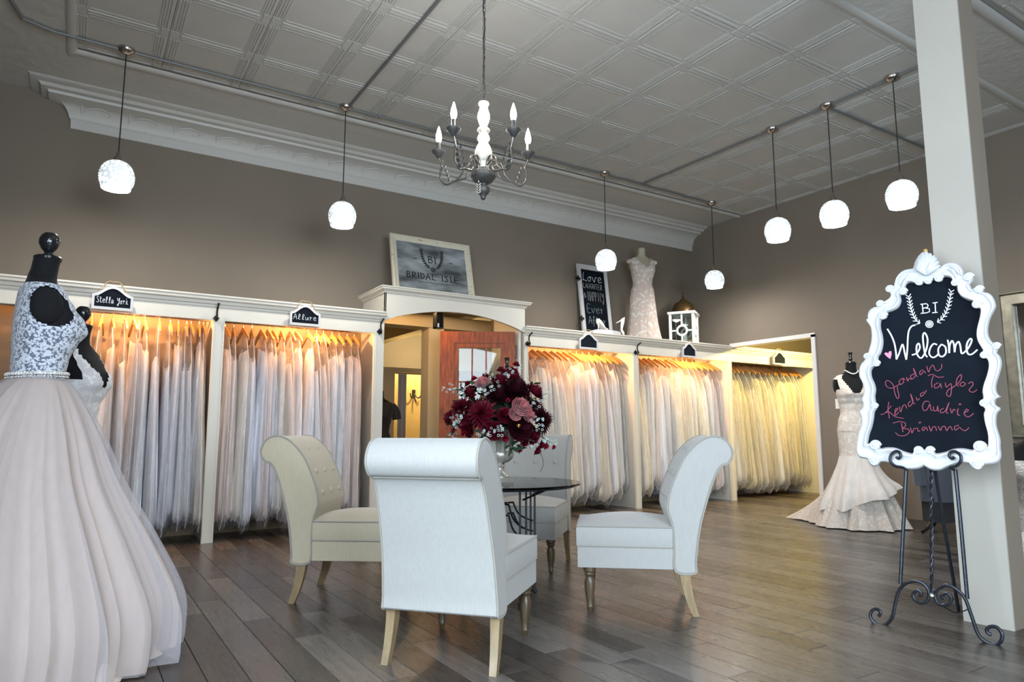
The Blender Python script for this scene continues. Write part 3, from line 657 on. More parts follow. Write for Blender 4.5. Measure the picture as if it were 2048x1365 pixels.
# hanger places along each rail, read off the photograph (metres along the wall)
XS = [[-.02, .07, .16, .25, .33, .40, .455, .51, .62, .72, .79, .855, .905, .955, 1.01],
      [1.19, 1.29, 1.365, 1.46, 1.54, 1.60, 1.66, 1.75, 1.82, 1.90, 2.02, 2.10, 2.175, 2.27, 2.36, 2.45, 2.53],
      [4.64+.104*k for k in range(16)], [6.44+.108*k for k in range(16)], [8.32+.118*k for k in range(16)]]
BAYN = ['under the Stella York sign', 'under the Allure sign', 'right of the arched doorway', 'below the white lantern', 'in the yellow room']
rr = random.Random(21)
for b, xs in enumerate(XS):
    for k, x in enumerate(xs):
        fab = FABS[b][rr.randrange(6)]
        if b == 1 and k == 1: fab = 'blush'
        g = thing('bagged_gown', '%s gown in plastic, %s from left in bay %s' % (fab if fab != 'yellow' else 'cream', ORD[k], BAYN[b]), 'gown', (x+rr.uniform(-.012, .012), YR+.34+rr.uniform(-.02, .02), 2.065), rr.uniform(-.12, .12)+(.0 if b < 2 else .05), 'gowns in plastic on the racks')
        v = rr.randrange(8)
        if b == 0 and k == 8: v = 3
        sz = rr.uniform(.96, 1.015)
        o = link('gown', GM[v], g, sc=(1, 1, sz)); o.material_slots[0].link = 'OBJECT'; o.material_slots[0].material = M['g_'+fab]
        cv = link('garment_cover', CM[v], g, sc=(1, 1, sz)); link('seam', SM[v], cv); link('hanger', HANG, g); link('hook', HOOK, g)
# ------------------------------------------------------------------ ceiling conduits and pendant lamps
def conduit(label, pts, drop=.018):
    return tag(MB().tube([(x, y, ZC-drop) for x, y in pts], .012, 8).build('ceiling_conduit', 'conduit'), label, 'conduit', 'surface conduits on the ceiling')
conduit('grey conduit running along the ceiling in front of the back wall', [(-.62, 5.9), (-.55, 6.18), (-.35, 6.26), (.17, 6.27), (2.07, 6.28), (5.33, 6.27), (7.33, 6.31)])
conduit('grey conduit running from the second pendant towards the front', [(2.07, 6.25), (2.06, 2.2), (2.06, -1.1)])
conduit('grey conduit feeding the three pendants near the right wall', [(5.98, 6.25), (6.02, 4.36), (6.02, 3.1), (6.02, 2.75)])
conduit('grey conduit branching from a right-hand pendant to the right wall', [(6.04, 3.72), (8.1, 3.72)])
def pendant_tree():
    t = thing('pendant_lamp', '', 'pendant lamp', (0, 0, ZC), group='glass pendant lamps')
    MB().lathe([(.002, 0), (.066, 0), (.068, -.016), (.058, -.036), (.03, -.052), (.008, -.06), (.002, -.06)], 20).build('canopy', 'nickel', t)
    MB().tube([(0, 0, -.055), (0, 0, -.93)], .0055, 6).build('cord', 'cord', t)
    MB().lathe([(.004, -.90), (.014, -.915), (.017, -.935), (.034, -.965), (.042, -.985), (.040, -.998), (.002, -.998)], 16).build('socket_cap', 'nickel', t)
    # moulded glass: bell with scales in relief
    prof = [(.030, -.985), (.062, -.995), (.092, -1.018), (.112, -1.05), (.124, -1.085), (.128, -1.12), (.125, -1.155), (.117, -1.185), (.109, -1.205), (.108, -1.222), (.102, -1.222), (.102, -1.205)]
    mb = MB(); rows = []; seg = 40; P = cr([(r, 0, z) for r, z in prof], 3)
    for i, p in enumerate(P):
        rows.append([((p.x*(1+(.030*math.cos(20*a+PI*(i % 2))*(1 if i < len(P)-8 else .3))))*math.cos(a), p.x*(1+(.030*math.cos(20*a+PI*(i % 2))*(1 if i < len(P)-8 else .3)))*math.sin(a), p.z) for a in [2*PI*k/seg for k in range(seg)]])
    mb.grid(rows, True).build('glass_shade', 'shade', t)
    MB().ell((0, 0, -1.09), .032, .032, .045, 12, 8).build('bulb', 'bulb', t)
    plight('pendant_glow', (0, 0, -1.19), 36, (1, .95, .88), t, .06)
    return t
pend = pendant_tree()
PD = [(.16, 6.27, 'glass pendant lamp at the far left, above the Stella York bay', 0), (2.05, 6.275, 'glass pendant lamp above the Allure bay', 0), (5.335, 6.26, 'glass pendant lamp in front of the Love Laughter chalkboard', -.01),
      (7.31, 6.305, 'glass pendant lamp hanging above the white lantern by the room corner', -.035), (6.02, 4.34, 'glass pendant lamp farthest back of the three near the right wall', -.005), (6.02, 3.71, 'glass pendant lamp in the middle of the three near the right wall', 0), (6.02, 3.07, 'glass pendant lamp nearest the column', 0)]
for k, (x, y, lb, dz) in enumerate(PD):
    o = pend if k == 0 else copy_tree(pend); o.location = (x, y, ZC+dz*0); o['label'] = lb; o.rotation_euler = (0, 0, k*.7)
# ------------------------------------------------------------------ chandelier
ch = thing('chandelier', 'five-arm chandelier of whitewashed turned wood and grey metal hanging on a chain', 'chandelier', (2.145, 3.722, 2.517))
MB().lathe([(.004, .645), (.034, .64), (.036, .625), (.026, .61), (.030, .59), (.040, .56), (.041, .53), (.030, .49), (.022, .475), (.040, .455), (.042, .44), (.026, .425), (.038, .405), (.042, .385), (.030, .36), (.045, .335), (.056, .30), (.056, .27), (.046, .24), (.035, .228), (.034, .20), (.03, .15)], 24, flute=.05, nfl=10).build('turned_column', 'antique', ch)
MB().lathe([(.03, .19), (.05, .17), (.052, .155), (.080, .148), (.083, .125), (.074, .11), (.06, .095), (.036, .082), (.022, .08), (.022, .068), (.042, .055), (.046, .035), (.036, .015), (.024, .006), (.018, -.004), (.016, -.02), (.006, -.028)], 22).build('hub_and_finial', 'greyiron', ch)
def leafy(mb, base, up, out, s, n=4):
    base, up, out = Vector(base), Vector(up), Vector(out); side = up.cross(out)
    for i in range(n+1):
        c = base+up*(s*i/n)
        for sd in ((-1, 1) if i < n else (0,)):
            tip = c+up*s*.26+side*sd*s*.26+out*.01; mid = (c+tip)/2; w_ = (tip-c).cross(out).normalized()*s*.075
            mb.add([c, mid+w_, tip, mid-w_, mid+out*.006], [(0, 1, 4), (1, 2, 4), (2, 3, 4), (3, 0, 4)])
    return mb
for k in range(5):
    a = math.radians(60+72*k); d = Vector((math.cos(a), math.sin(a), 0)); Z = lambda r, z: d*r+Vector((0, 0, z))
    am = MB().tube(cr([Z(.03, .17), Z(.045, .225), Z(.075, .25), Z(.098, .22), Z(.10, .17), Z(.12, .135), Z(.16, .125), Z(.205, .118), Z(.255, .10), Z(.295, .135), Z(.30, .19), Z(.292, .23), Z(.31, .275), Z(.315, .30)], 5), .0066, 8).build('arm', 'pewter', ch)
    am2 = MB().tube(cr([Z(.04, .20), Z(.07, .205), Z(.11, .235), Z(.135, .215), Z(.15, .16), Z(.20, .118)], 5), .0055, 7).build('scroll', 'pewter', am)
    leafy(MB(), Z(.235, .112), (d*.35+Vector((0, 0, 1))).normalized(), -d, .14).build('leaf_spray', 'greyiron', am, False)
    cup = MB().lathe([(.006, .29), (.014, .295), (.028, .315), (.044, .33), (.046, .34), (.030, .345), (.014, .346)], 18, c=d*.315).build('bobeche', 'greyiron', am)
    MB().lathe([(.012, .345), (.0125, .40), (.002, .402)], 12, c=d*.315).build('candle_sleeve', 'greyiron' if k % 2 else 'nickel', am)
    MB().lathe([(.010, .398), (.017, .412), (.0205, .432), (.018, .458), (.010, .488), (.004, .508), (.001, .514)], 14, c=d*.315).build('bulb', 'bulb', am)
leafy(MB(), (-.045, -.02, .0), (0, 0, 1), (-.7, -.7, 0), .07).build('leaf_spray', 'antique', ch, False)
for k in range(5): plight('chandelier_glow', (.335*math.cos(math.radians(60+72*k)), .335*math.sin(math.radians(60+72*k)), .56), 4, (1, .98, .95), ch, .03)
# chain, cord and ceiling rose
z = .655; k = 0
while z < ZC-2.517-.03:
    pts = []
    for q in range(14):
        t = 2*PI*q/14; aa = .0085*math.cos(t); bb = .020*math.sin(t)
        pts.append((aa, 0, z+bb) if k % 2 else (0, aa, z+bb))
    if k == 0: L0 = [MB().tube(pts, .0022, 5, closed=True).mesh('chain_link', 'greyiron'), None]
    if k == 1: L0[1] = MB().tube(pts, .0022, 5, closed=True).mesh('chain_link', 'greyiron')
    link('chain_link', L0[k % 2], ch, loc=(0, 0, (z-.655)-(.034*(k % 2)))); z += .034; k += 1
MB().tube(cr([(.008*math.sin(t*2.1), .008*math.cos(t*1.7), .64+t*(ZC-2.517-.64)/12) for t in range(13)], 3), .0042, 6).build('cord', 'cord', ch)
MB().lathe([(.004, ZC-2.517-.05), (.03, ZC-2.517-.04), (.06, ZC-2.517-.01), (.06, ZC-2.517), (.004, ZC-2.517)], 18).build('ceiling_rose', 'greyiron', ch)
# ------------------------------------------------------------------ slipper chairs
BP = [(1145, 760), (1140, 640), (1117, 560), (1115, 515), (1130, 440), (1165, 350), (1220, 240), (1290, 160), (1350, 120), (1410, 108), (1470, 130), (1503, 180), (1505, 228), (1475, 272), (1440, 284), (1400, 345), (1350, 480), (1300, 650), (1270, 840), (1264, 905), (1150, 897)]
KS = .000932
def sz_(p): return (-(p[0]-570)*KS, (1150-p[1])*KS)      # -> forward coordinate from the seat front edge (negative = backwards), height
def make_chair():
    t = thing('slipper_chair', '', 'chair', group='linen slipper chairs round the glass table')
    tp = lambda z: 1+.11*max(0, 1-z/.75)
    HW = .25; Y0 = .335                    # seat front edge lies at +Y0
    pr = [(Y0+s, z) for s, z in (sz_(p) for p in BP)]
    P = cr([(0, a, b) for a, b in pr], 4, closed=True)
    n = len(P); mb = MB(); rows = []
    ctr = [(0, 0)]*n
    for x, ins in ((-HW, .010), (-HW+.008, 0), (HW-.008, 0), (HW, .010)):
        row = []
        for i in range(n):
            tg = (P[(i+1) % n]-P[i-1]).normalized(); nr = Vector((0, -tg.z, tg.y)); row.append((x*tp(P[i].z), P[i].y+nr.y*ins, P[i].z+nr.z*ins))
        rows.append(row)
    mb.grid(rows, True); mb.f.append(tuple(range(n))); mb.f.append(tuple(range(3*n, 4*n)))
    back = mb.build('backrest', 'linen', t)
    for s in (-1, 1):
        MB().tube([(s*(HW-.003)*tp(p.z), p.y, p.z) for p in P], .0052, 6, closed=True).build('piping', 'pipe', back)
    # roll seam across the rear, where the scroll tucks in
    q = sz_((1446, 285)); MB().tube([(-HW+.006, Y0+q[0], q[1]), (HW-.006, Y0+q[0], q[1])], .004, 6).build('roll_seam', 'pipe', back)
    for zi, (y_px, xs) in enumerate((((1262, 190), (-.08, .08)), ((1172, 335), (-.16, 0, .16)), ((1124, 470), (-.16, 0, .16)))):
        s, z = sz_(y_px)
        for x in xs:
            nrm = Vector((0, .85, .5 if zi == 0 else .25)).normalized(); R = nrm.to_track_quat('Z', 'Y').to_matrix()
            MB().lathe([(.016, -.004), (.017, .003), (.012, .008), (.003, .010)], 12, c=(x, Y0+s+.002, z), R=R).build('button', 'linen', back)
    # seat: rail and domed cushion
    HW = .266; dp = .53; z0, z1, z2 = .245, .362, .470
    MB().box((-HW+.004, Y0-dp, z0), (HW-.004, Y0-.006, z1)).build('seat_rail', 'linen', t, False)
    rows = []; nx, ny = 13, 13
    cus = MB(); base = []
    def ring(ins, z): return [(-HW+ins, Y0-dp, z), (HW-ins, Y0-dp, z), (HW-ins, Y0-ins, z), (-HW+ins, Y0-ins, z)]
    cus.grid([ring(.003, z1), ring(0, z1+.01), ring(0, z2-.012), ring(.006, z2)], True)
    g = []
    for j in range(ny):
        v = j/(ny-1); row = []
        for i in range(nx):
            u = i/(nx-1); row.append((-HW+.006+(2*HW-.012)*u, Y0-dp+(dp-.006)*v, z2+.05*(math.sin(PI*u)**.6)*(math.sin(PI*(.12+.88*v)) ** .7 if v < 1 else 0)))
        g.append(row)
    cus.grid(g); cu_ = cus.build('seat_cushion', 'linen', t)
    for z in (z1, z2): MB().tube([(-HW, Y0-dp, z), (-HW, Y0-.004, z), (HW, Y0-.004, z), (HW, Y0-dp, z)], .0042, 6).build('piping', 'pipe', cu_)
    MB().box((-HW+.03, Y0-dp-.05, z0-.006), (HW-.03, Y0-.03, z0)).build('dust_cover', 'dark', t, False)
    lp = [(.034, .245), (.034, .222), (.026, .214), (.030, .205), (.026, .196), (.020, .19), (.026, .175), (.030, .155), (.028, .12), (.021, .07), (.0165, .04), (.019, .034), (.019, .026), (.014, .02), (.012, .004), (.010, 0), (.002, 0)]
    for s in (-1, 1):
        MB().lathe(lp, 16, c=(s*(HW-.045), Y0-.07, 0)).build('leg', 'legwood', t, label='turned front leg')
        pts = cr([(s*(HW-.024), Y0-.590, .25), (s*(HW-.024), Y0-.597, .17), (s*(HW-.022), Y0-.617, .08), (s*(HW-.020), Y0-.645, 0)], 4)
        rows = []
        for i, p in enumerate(pts):
            k = 1-.42*i/(len(pts)-1); a = .016*k+.006; b = .030*k
            rows.append([(p.x-a, p.y-b, p.z), (p.x+a, p.y-b, p.z), (p.x+a, p.y+b, p.z), (p.x-a, p.y+b, p.z)])
        MB().grid(rows, True, True, True).build('leg', 'legpale', t, label='square splayed rear leg')
    return t
ch0 = make_chair()
CH = [(1.612, 2.95, 41, 'linen roll-back chair nearest the camera, its back turned to it'), (1.55, 4.24, -36, 'cream linen roll-back chair at the left of the glass table, facing right'),
      (2.86, 3.14, 140, 'grey linen roll-back chair at the right of the table, seen from the side'), (2.955, 4.41, 223, 'linen chair behind the table, its buttoned back facing the camera')]
for k, (x, y, hd, lb) in enumerate(CH):
    o = ch0 if k == 0 else copy_tree(ch0); o.location = (x, y, 0); o.rotation_euler = (0, 0, math.radians(hd-90)); o['label'] = lb
    if k == 1:
        for c in [q for q in o.children_recursive]:
            if c.type == 'MESH' and c.material_slots[0].material == M['linen']: c.material_slots[0].link = 'OBJECT'; c.material_slots[0].material = M['creamlinen']
# ------------------------------------------------------------------ glass table, urn and flowers
TC = (2.25, 3.68)
tb = thing('glass_table', 'round glass-topped table on a thin black iron base between the chairs', 'table', (*TC, 0), math.radians(-4))
MB().lathe([(.002, .678), (.497, .678), (.5, .681), (.5, .687), (.497, .69), (.002, .69)], 72).build('glass_top', 'tableglass', tb)
MB().tube([(.46*math.cos(2*PI*k/48), .46*math.sin(2*PI*k/48), .671) for k in range(48)], .006, 6, closed=True).build('rim_ring', 'iron', tb)
for k in range(4):
    a = PI/4*0+PI/2*k+.1; d = Vector((math.cos(a), math.sin(a), 0)); n = Vector((-d.y, d.x, 0)); q = lambda r, s, z: d*r+n*s+Vector((0, 0, z))
    lg = MB().tube([q(.25, -.022, .672), q(.25, -.022, .02)], .0065, 7).tube([q(.25, .022, .672), q(.25, .022, .02)], .0065, 7).tube([q(.25, -.022, .035), q(.25, .022, .035)], .006, 6).lathe([(.004, .03), (.012, .024), (.014, .012), (.010, 0), (.002, 0)], 10, c=q(.25, -.022, 0)).lathe([(.004, .03), (.012, .024), (.014, .012), (.010, 0), (.002, 0)], 10, c=q(.25, .022, 0)).build('leg', 'iron', tb)
    for dz in (0, -.065):
        MB().tube([q(.06, 0, .56+dz), q(.10, 0, .56+dz)]+cr([q(.10, 0, .56+dz), q(.14, 0, .49+dz), q(.20, 0, .455+dz), q(.25, 0, .44+dz)], 4), .006, 6).build('bracket', 'iron', lg)
    MB().tube([q(.25, 0, .60), q(.46, 0, .668)], .006, 6).build('brace', 'iron', lg)
MB().tube([(.06*math.cos(2*PI*k/4+.1), .06*math.sin(2*PI*k/4+.1), .56) for k in range(4)], .006, 6, closed=True).build('centre_link', 'iron', tb)
ur = thing('flower_urn', 'fluted pewter pedestal urn standing on the glass table', 'urn', (*TC, .69))
MB().box((-.062, -.062, 0), (.062, .062, .026)).lathe([(.002, .026), (.055, .026), (.056, .036), (.040, .045), (.024, .065), (.020, .085), (.030, .095), (.022, .105), (.020, .115)], 24).build('foot', 'urn', ur)
MB().lathe([(.02, .112), (.05, .12), (.076, .14), (.085, .165), (.080, .185), (.076, .19)], 40, flute=.04, nfl=14).build('gadroon', 'urn', ur)
MB().lathe([(.074, .188), (.078, .21), (.088, .255), (.102, .295), (.112, .312)], 56, flute=.06, nfl=14).build('fluted_bowl', 'urn', ur)
MB().lathe([(.10, .305), (.120, .308), (.124, .316), (.118, .324), (.09, .325), (.08, .30), (.002, .29)], 32).build('rim', 'urn', ur)
rf_ = random.Random(5)
def petal(mb, R, base, length, wid, lift, cup=.25):
    """one folded petal leaving base along +X of R, rising by lift"""
    pts = [(0, 0, 0), (.45*length, wid*.5, lift*.45+cup*wid), (.45*length, 0, lift*.40), (.45*length, -wid*.5, lift*.45+cup*wid), (length, 0, lift)]
    mb.add([R @ Vector(p)+base for p in pts], [(0, 2, 1), (0, 3, 2), (1, 2, 4), (2, 3, 4)])
def dahlia(m, rad, layers=6, n=15, wid=.32):
    mb = MB()
    for l in range(layers):
        f = l/(layers-1); L_ = rad*(1-.72*f); lf = rad*(.05+.62*f)
        for k in range(n-l):
            a = 2*PI*k/(n-l)+l*.31+rf_.uniform(-.05, .05)
            petal(mb, Matrix.Rotation(a, 3, 'Z'), Vector((0, 0, .04*rad*l)), L_*rf_.uniform(.92, 1.08), L_*wid*1.5/(1+f*.2), lf)
    return mb.mesh('bloom', m, False, False)
def peony(m, rad):
    mb = MB()
    for l in range(5):
        f = l/4
        for k in range(9-l):
            a = 2*PI*k/(9-l)+l*.5; R = Matrix.Rotation(a, 3, 'Z'); L_ = rad*(1-.65*f); lf = rad*(.25+.6*f); wd = L_*.95
            g = []
            for i in range(4):
                u = i/3; ww = wd*math.sin(PI*(.12+.62*u)); 
                g.append([R @ Vector((L_*math.sin(u*1.35)*.95, ww*(j/3-.5), lf*(u**1.5)+.15*rad*(abs(j/3-.5)*2)**2+rf_.uniform(-.01, .01)*rad*4)) for j in range(4)])
            mb.grid(g)
    return mb.mesh('bloom', m, True, False)
def ball_bloom(m, rad):
    mb = MB()
    for l in range(4):
        for k in range(7-l):
            a = 2*PI*k/(7-l)+l*.4; petal(mb, Matrix.Rotation(a, 3, 'Z'), Vector(), rad*(1-.2*l), rad*.75, rad*(.2+.27*l), .5)
    return mb.mesh('bloom', m, False, False)
DA = [dahlia('fl_red', .098), dahlia('fl_dark', .092, 6, 17), dahlia('fl_red', .075)]
PE = [peony('fl_pink', .058), peony('fl_red', .062), peony('fl_dark', .07)]
BA = [ball_bloom('fl_bright', .026), ball_bloom('fl_red', .032), ball_bloom('fl_bright', .020)]
spg = MB()
for k in range(6):
    c = Vector((rf_.uniform(-.032, .032), rf_.uniform(-.032, .032), rf_.uniform(0, .03))); R = Matrix.Rotation(rf_.uniform(0, 6), 3, 'Z') @ Matrix.Rotation(rf_.uniform(-.6, .6), 3, 'X'); q = rf_.uniform(.005, .008)
    spg.tube([R @ Vector((q*math.cos(2*PI*t/8), q*math.sin(2*PI*t/8), 0))+c for t in range(8)], .0015, 4, closed=True)
SPG = spg.mesh('sprig', 'sprig'); 
lf = MB()
for k in range(7):
    a = k*2.4; d = Vector((math.cos(a), math.sin(a), .5)).normalized(); sd = d.cross(Vector((0, 0, 1))).normalized()
    c = Vector((0, 0, .008*k)); lf.add([c, c+d*.028+sd*.012, c+d*.058, c+d*.028-sd*.012], [(0, 1, 2), (0, 2, 3)])
LF = lf.mesh('leaf_cluster', 'leaf', False, False)
fa = thing('flower_arrangement', 'large burgundy and pink flower arrangement with frosted sprigs in the urn', 'flowers', (*TC, .98))
FC = Vector((0, 0, .13)); FR = Vector((.31, .27, .235))
VD = (CAMP-Vector((TC[0], TC[1], 1.1))).normalized(); VR = RGT
def fplace(me, name, u, v, depth, scale=1, out=None):
    """u right, v up in metres over the bouquet face towards the viewer, depth towards the viewer"""
    p = FC+VR*u+Vector((0, 0, v))+Vector((VD.x, VD.y, 0)).normalized()*depth
    nrm = (out or (p-Vector((0, 0, .03)))).normalized(); R = nrm.to_track_quat('Z', 'Y').to_matrix() @ Matrix.Rotation(rf_.uniform(0, 6), 3, 'Z')
    o = link(name, me, fa); o.matrix_local = Matrix.Translation(p) @ R.to_4x4() @ Matrix.Diagonal((scale, scale, scale, 1)); return o
def pxuv(px, py): return (px-1000)*4.28/FPX, (863-py)*4.28/FPX+1.0-.98-.13
for px, py, me, d, s in [(965, 832, DA[0], .20, 1.15), (1078, 842, DA[1], .12, 1.1), (925, 820, DA[2], .16, 1.1), (1030, 787, PE[2], .15, 1.3), (1035, 855, PE[2], .19, 1.35), (1000, 800, PE[2], .14, 1.3), (1038, 820, PE[0], .22, 1.15),
                         (1052, 834, PE[0], .21, .85), (1028, 832, PE[0], .23, .8), (968, 774, PE[0], .17, .95), (1065, 790, PE[1], .08, 1.1), (1000, 770, PE[1], .13, 1.0), (940, 850, PE[1], .18, 1.0), (990, 862, PE[1], .19, 1.0), (1060, 870, PE[1], .13, 1.0),
                         (905, 838, PE[1], .06, .9), (1030, 765, DA[2], .05, 1.0), (945, 790, PE[1], .12, .9), (985, 745+40, DA[2], .10, .9), (1010, 835, PE[1], .2, .9)]:
    fplace(me, 'bloom', *pxuv(px, py), d, s)
for k in range(14):           # the far side
    a = rf_.uniform(0, 2*PI); rr_ = rf_.uniform(.1, .24); fplace(rf_.choice(DA+PE[1:]), 'bloom', rr_*math.cos(a), rr_*math.sin(a)*.7, -rf_.uniform(.05, .18), rf_.uniform(.9, 1.2))
for px, py, d in [(938, 773, .1), (950, 763, .1), (972, 760, .1), (1022, 742, .0), (1032, 733, .02), (1028, 748, .04), (1002, 745, .03), (1072, 776, 0), (1060, 778, .05), (903, 828, .08), (912, 860, .1), (930, 868, .12), (945, 864, .14), (1010, 876, .17), (1046, 884, .15), (1078, 888, .08), (1070, 899, .08), (1088, 891, .06), (1104, 893, .03), (1038, 898, .1), (1015, 805, .2), (912, 848, .05), (948, 798, .14), (1020, 756, .05), (1012, 750, .03)]:
    fplace(BA[rf_.randrange(3)], 'bloom', *pxuv(px, py), d, rf_.uniform(.85, 1.1))
for px, py, d in [(890, 781, .02), (903, 778, .05), (915, 786, .08), (937, 795, .12), (930, 790, .1), (976, 787, .19), (985, 765, .14), (990, 778, .16), (972, 790, .18), (960, 783, .16), (1012, 760, .1), (1020, 748, .05), (1035, 738, 0), (911, 843, .16), (922, 840, .2), (918, 851, .18), (926, 832, .18), (965, 866, .22), (975, 868, .22), (985, 866, .22), (1000, 858, .22), (1002, 865, .22), (1066, 843, .24), (1078, 846, .24), (1074, 858, .22), (1068, 815, .12), (1085, 795, .02), (1094, 788, 0), (1078, 800, .05), (1085, 878, .1), (1095, 884, .06), (905, 868, .05), (912, 872, .05), (1106, 886, .03), (1062, 888, .14), (977, 752, .1)]:
    fplace(SPG, 'sprig', *pxuv(px, py), d, rf_.uniform(.8, 1.15), out=Vector((VD.x, VD.y, .3)))
for k in range(60):
    a = rf_.uniform(0, 2*PI); rr_ = rf_.uniform(.03, .29); fplace(LF, 'leaf_cluster', rr_*math.cos(a), rr_*math.sin(a)*.72, rf_.uniform(-.12, .14), rf_.uniform(.8, 1.5))
fplace(MB().lathe([(.012, 0), (.010, .008), (.002, .01)], 10).mesh('stamens', 'fl_gold'), 'stamens', *pxuv(1035, 853), .245, 1)
st = MB()
for px, py in [(895, 781), (1095, 788), (1072, 776), (1104, 888), (1032, 738), (938, 770), (1085, 893)]:
    u, v = pxuv(px, py); e = FC+VR*u+Vector((0, 0, v)); st.tube(cr([(0, 0, .0), (e*.5+Vector((0, 0, .06)))[:], e[:]], 5), .0022, 5)
u, v = pxuv(1080, 905); e0 = FC+VR*u+Vector((0, 0, v)); st.tube(cr([(FC+VR*.16-Vector((0, 0, .12)))[:], e0[:], (e0+Vector((0, 0, -.07))+VR*.02)[:], (e0+Vector((0, 0, -.12)))[:]], 4), .0018, 5)
st.build('stems', 'leaf', fa)
MB().ell((0, 0, .11), .16, .15, .13, 16, 10, rough=.08, rs=2).build('foam_core', mat('dark_moss', (.012, .018, .010), .9, spec=.05), fa)
# ------------------------------------------------------------------ dress forms and display gowns
# rings: height, half width (across), half depth, forward offset
BODY = [(-.22, .165, .118, -.01), (-.10, .150, .106, -.005), (0, .122, .092, 0), (.07, .130, .096, .004), (.14, .146, .110, .014), (.20, .158, .124, .026), (.25, .162, .120, .022), (.31, .170, .100, .006), (.36, .172, .082, -.008), (.395, .140, .070, -.014), (.42, .085, .062, -.018), (.44, .058, .056, -.016), (.50, .052, .052, -.008), (.535, .054, .054, -.002)]
def ringp(R, z):
    for a, b in zip(R, R[1:]):
        if a[0] <= z <= b[0]:
            t = (z-a[0])/(b[0]-a[0]); t = t*t*(3-2*t); return [a[i]+(b[i]-a[i])*t for i in range(1, 4)]
    return list((R[0] if z < R[0][0] else R[-1])[1:])
def torso(mb, z0, z1, off=0, n=30, m=44, keep=None, wob=0):
    rows = []
    zs = [z0+(z1-z0)*i/(n-1) for i in range(n)]
    for z in zs:
        hw, hd, oy = ringp(BODY, z); row = []
        for j in range(m):
            a = 2*PI*j/m; c, s_ = math.cos(a), math.sin(a); e = 2.3
            x = (hw+off)*math.copysign(abs(c)**(2/e), c); y = (hd+off)*math.copysign(abs(s_)**(2/e), s_)+oy
            if y > 0 and .1 < z < .32: y += .018*math.exp(-((abs(x)-.075)/.045)**2)*math.exp(-((z-.20)/.06)**2)
            row.append((x, y, z))
        rows.append(row)
    kp = None
    if keep: kp = lambda i, j: keep((zs[i]+zs[i+1])/2, 2*PI*(j+.5)/m)
    return mb.grid(rows, True, keep is None, keep is None, kp)
def skirt(mb, levels, m=96, folds=((9, .3), (17, .2), (29, .1)), seed=1, pleat=False, train=None):
    """levels: (z, radius x, radius y, offset y, fold amplitude)"""
    rr = random.Random(seed); ph = [rr.uniform(0, 6) for _ in folds]; L = cr([(a, b, c) for a, b, c, d, e in levels], 5); L2 = cr([(a, d, e) for a, b, c, d, e in levels], 5)
    rows = []
    for p, q in zip(L, L2):
        row = []
        for j in range(m):
            a = 2*PI*j/m; e = 1
            for (k, am), f in zip(folds, ph): w_ = k*a+f+.8*math.sin(2*a+f); e += q.z*am*((1-2*abs(math.sin(w_/2))) if pleat else math.cos(w_))
            x, y = p.y*math.cos(a)*e, p.z*math.sin(a)*e+q.y
            if train: x, y = train(x, y, p.x, a)
            row.append((x, y, p.x))
        rows.append(row)
    return mb.grid(rows, True)
def form_neck(t, zt, style):
    if style == 'ball':
        MB().lathe([(.002, zt), (.056, zt), (.058, zt+.010), (.05, zt+.016), (.022, zt+.020), (.016, zt+.034), (.030, zt+.05), (.042, zt+.075), (.042, zt+.095), (.034, zt+.115), (.026, zt+.122), (.022, zt+.126), (.002, zt+.130)], 22).build('neck_finial', 'blackgloss', t)
    else:
        MB().lathe([(.002, zt), (.05, zt), (.045, zt+.012), (.014, zt+.020), (.014, zt+.03), (.022, zt+.045), (.014, zt+.06), (.02, zt+.10), (.026, zt+.115), (.002, zt+.117)], 16).build('neck_finial', 'blackgloss', t)
def stand(t, zw, foot=True, r=.26):
    MB().tube([(0, 0, .10), (0, 0, zw-.2)], .016, 8).build('stand_pole', 'blackgloss', t)
    for k in range(3):
        a = 2*PI*k/3+.4; MB().tube(cr([(0, 0, .22), (.1*math.cos(a), .1*math.sin(a), .17), (r*.75*math.cos(a), r*.75*math.sin(a), .05), (r*math.cos(a), r*math.sin(a), .016)], 4), .016, 7).build('stand_leg', 'blackgloss', t)
def dress_form(name, label, loc, face, waist, style='finial', m='black', extra=0):
    t = thing(name, label, 'dress form', loc, math.radians(face)-PI/2)
    mb = torso(MB(), -.22, .535); mb.v = [(x, y, z+waist) for x, y, z in mb.v]; mb.build('torso', m, t)
    for s in (-1, 1):
        MB().ell((s*.168, -.006, waist+.295), .024, .062, .078, 16, 10).build('arm_cap', m, t)
    form_neck(t, waist+.533, style)
    return t
def up_(mb, w): mb.v = [(x, y, z+w) for x, y, z in mb.v]; return mb
# 1: the big ball gown at the left, facing right
GX, GY = -.15, 3.75
f1 = dress_form('dress_form', 'black dress form with a glossy ball finial wearing the tulle ball gown', (GX, GY, 0), 8, 1.25, 'ball'); stand(f1, 1.25)
g1 = thing('ball_gown', 'blush tulle ball gown with a beaded lace bodice in the left foreground', 'gown', (GX, GY, 0), math.radians(8)-PI/2)
def keep1(z, a):
    x, y = math.cos(a), math.sin(a)
    if z > .40: return False
    if z > .385 and abs(x) < .45: return False
    az = .295; return not (((z-az)/.088)**2+((y)/.62)**2 < 1 and abs(x) > .5)
up_(torso(MB(), -.02, .41, .012, 56, 88, keep1), 1.25).build('lace_bodice', 'lace_big', g1)
sk = [(1.245, .128, .100, 0, .05), (1.17, .20, .18, -.01, .25), (1.0, .31, .30, -.03, .5), (.77, .43, .42, -.05, .7), (.5, .575, .57, -.05, .8), (.25, .69, .69, -.05, .9), (.08, .71, .71, -.06, 1.0), (.012, .70, .70, -.06, 1.1)]
def tr1(x, y, z, a):     # keep clear of the side wall
    return x, max(y, -.50)
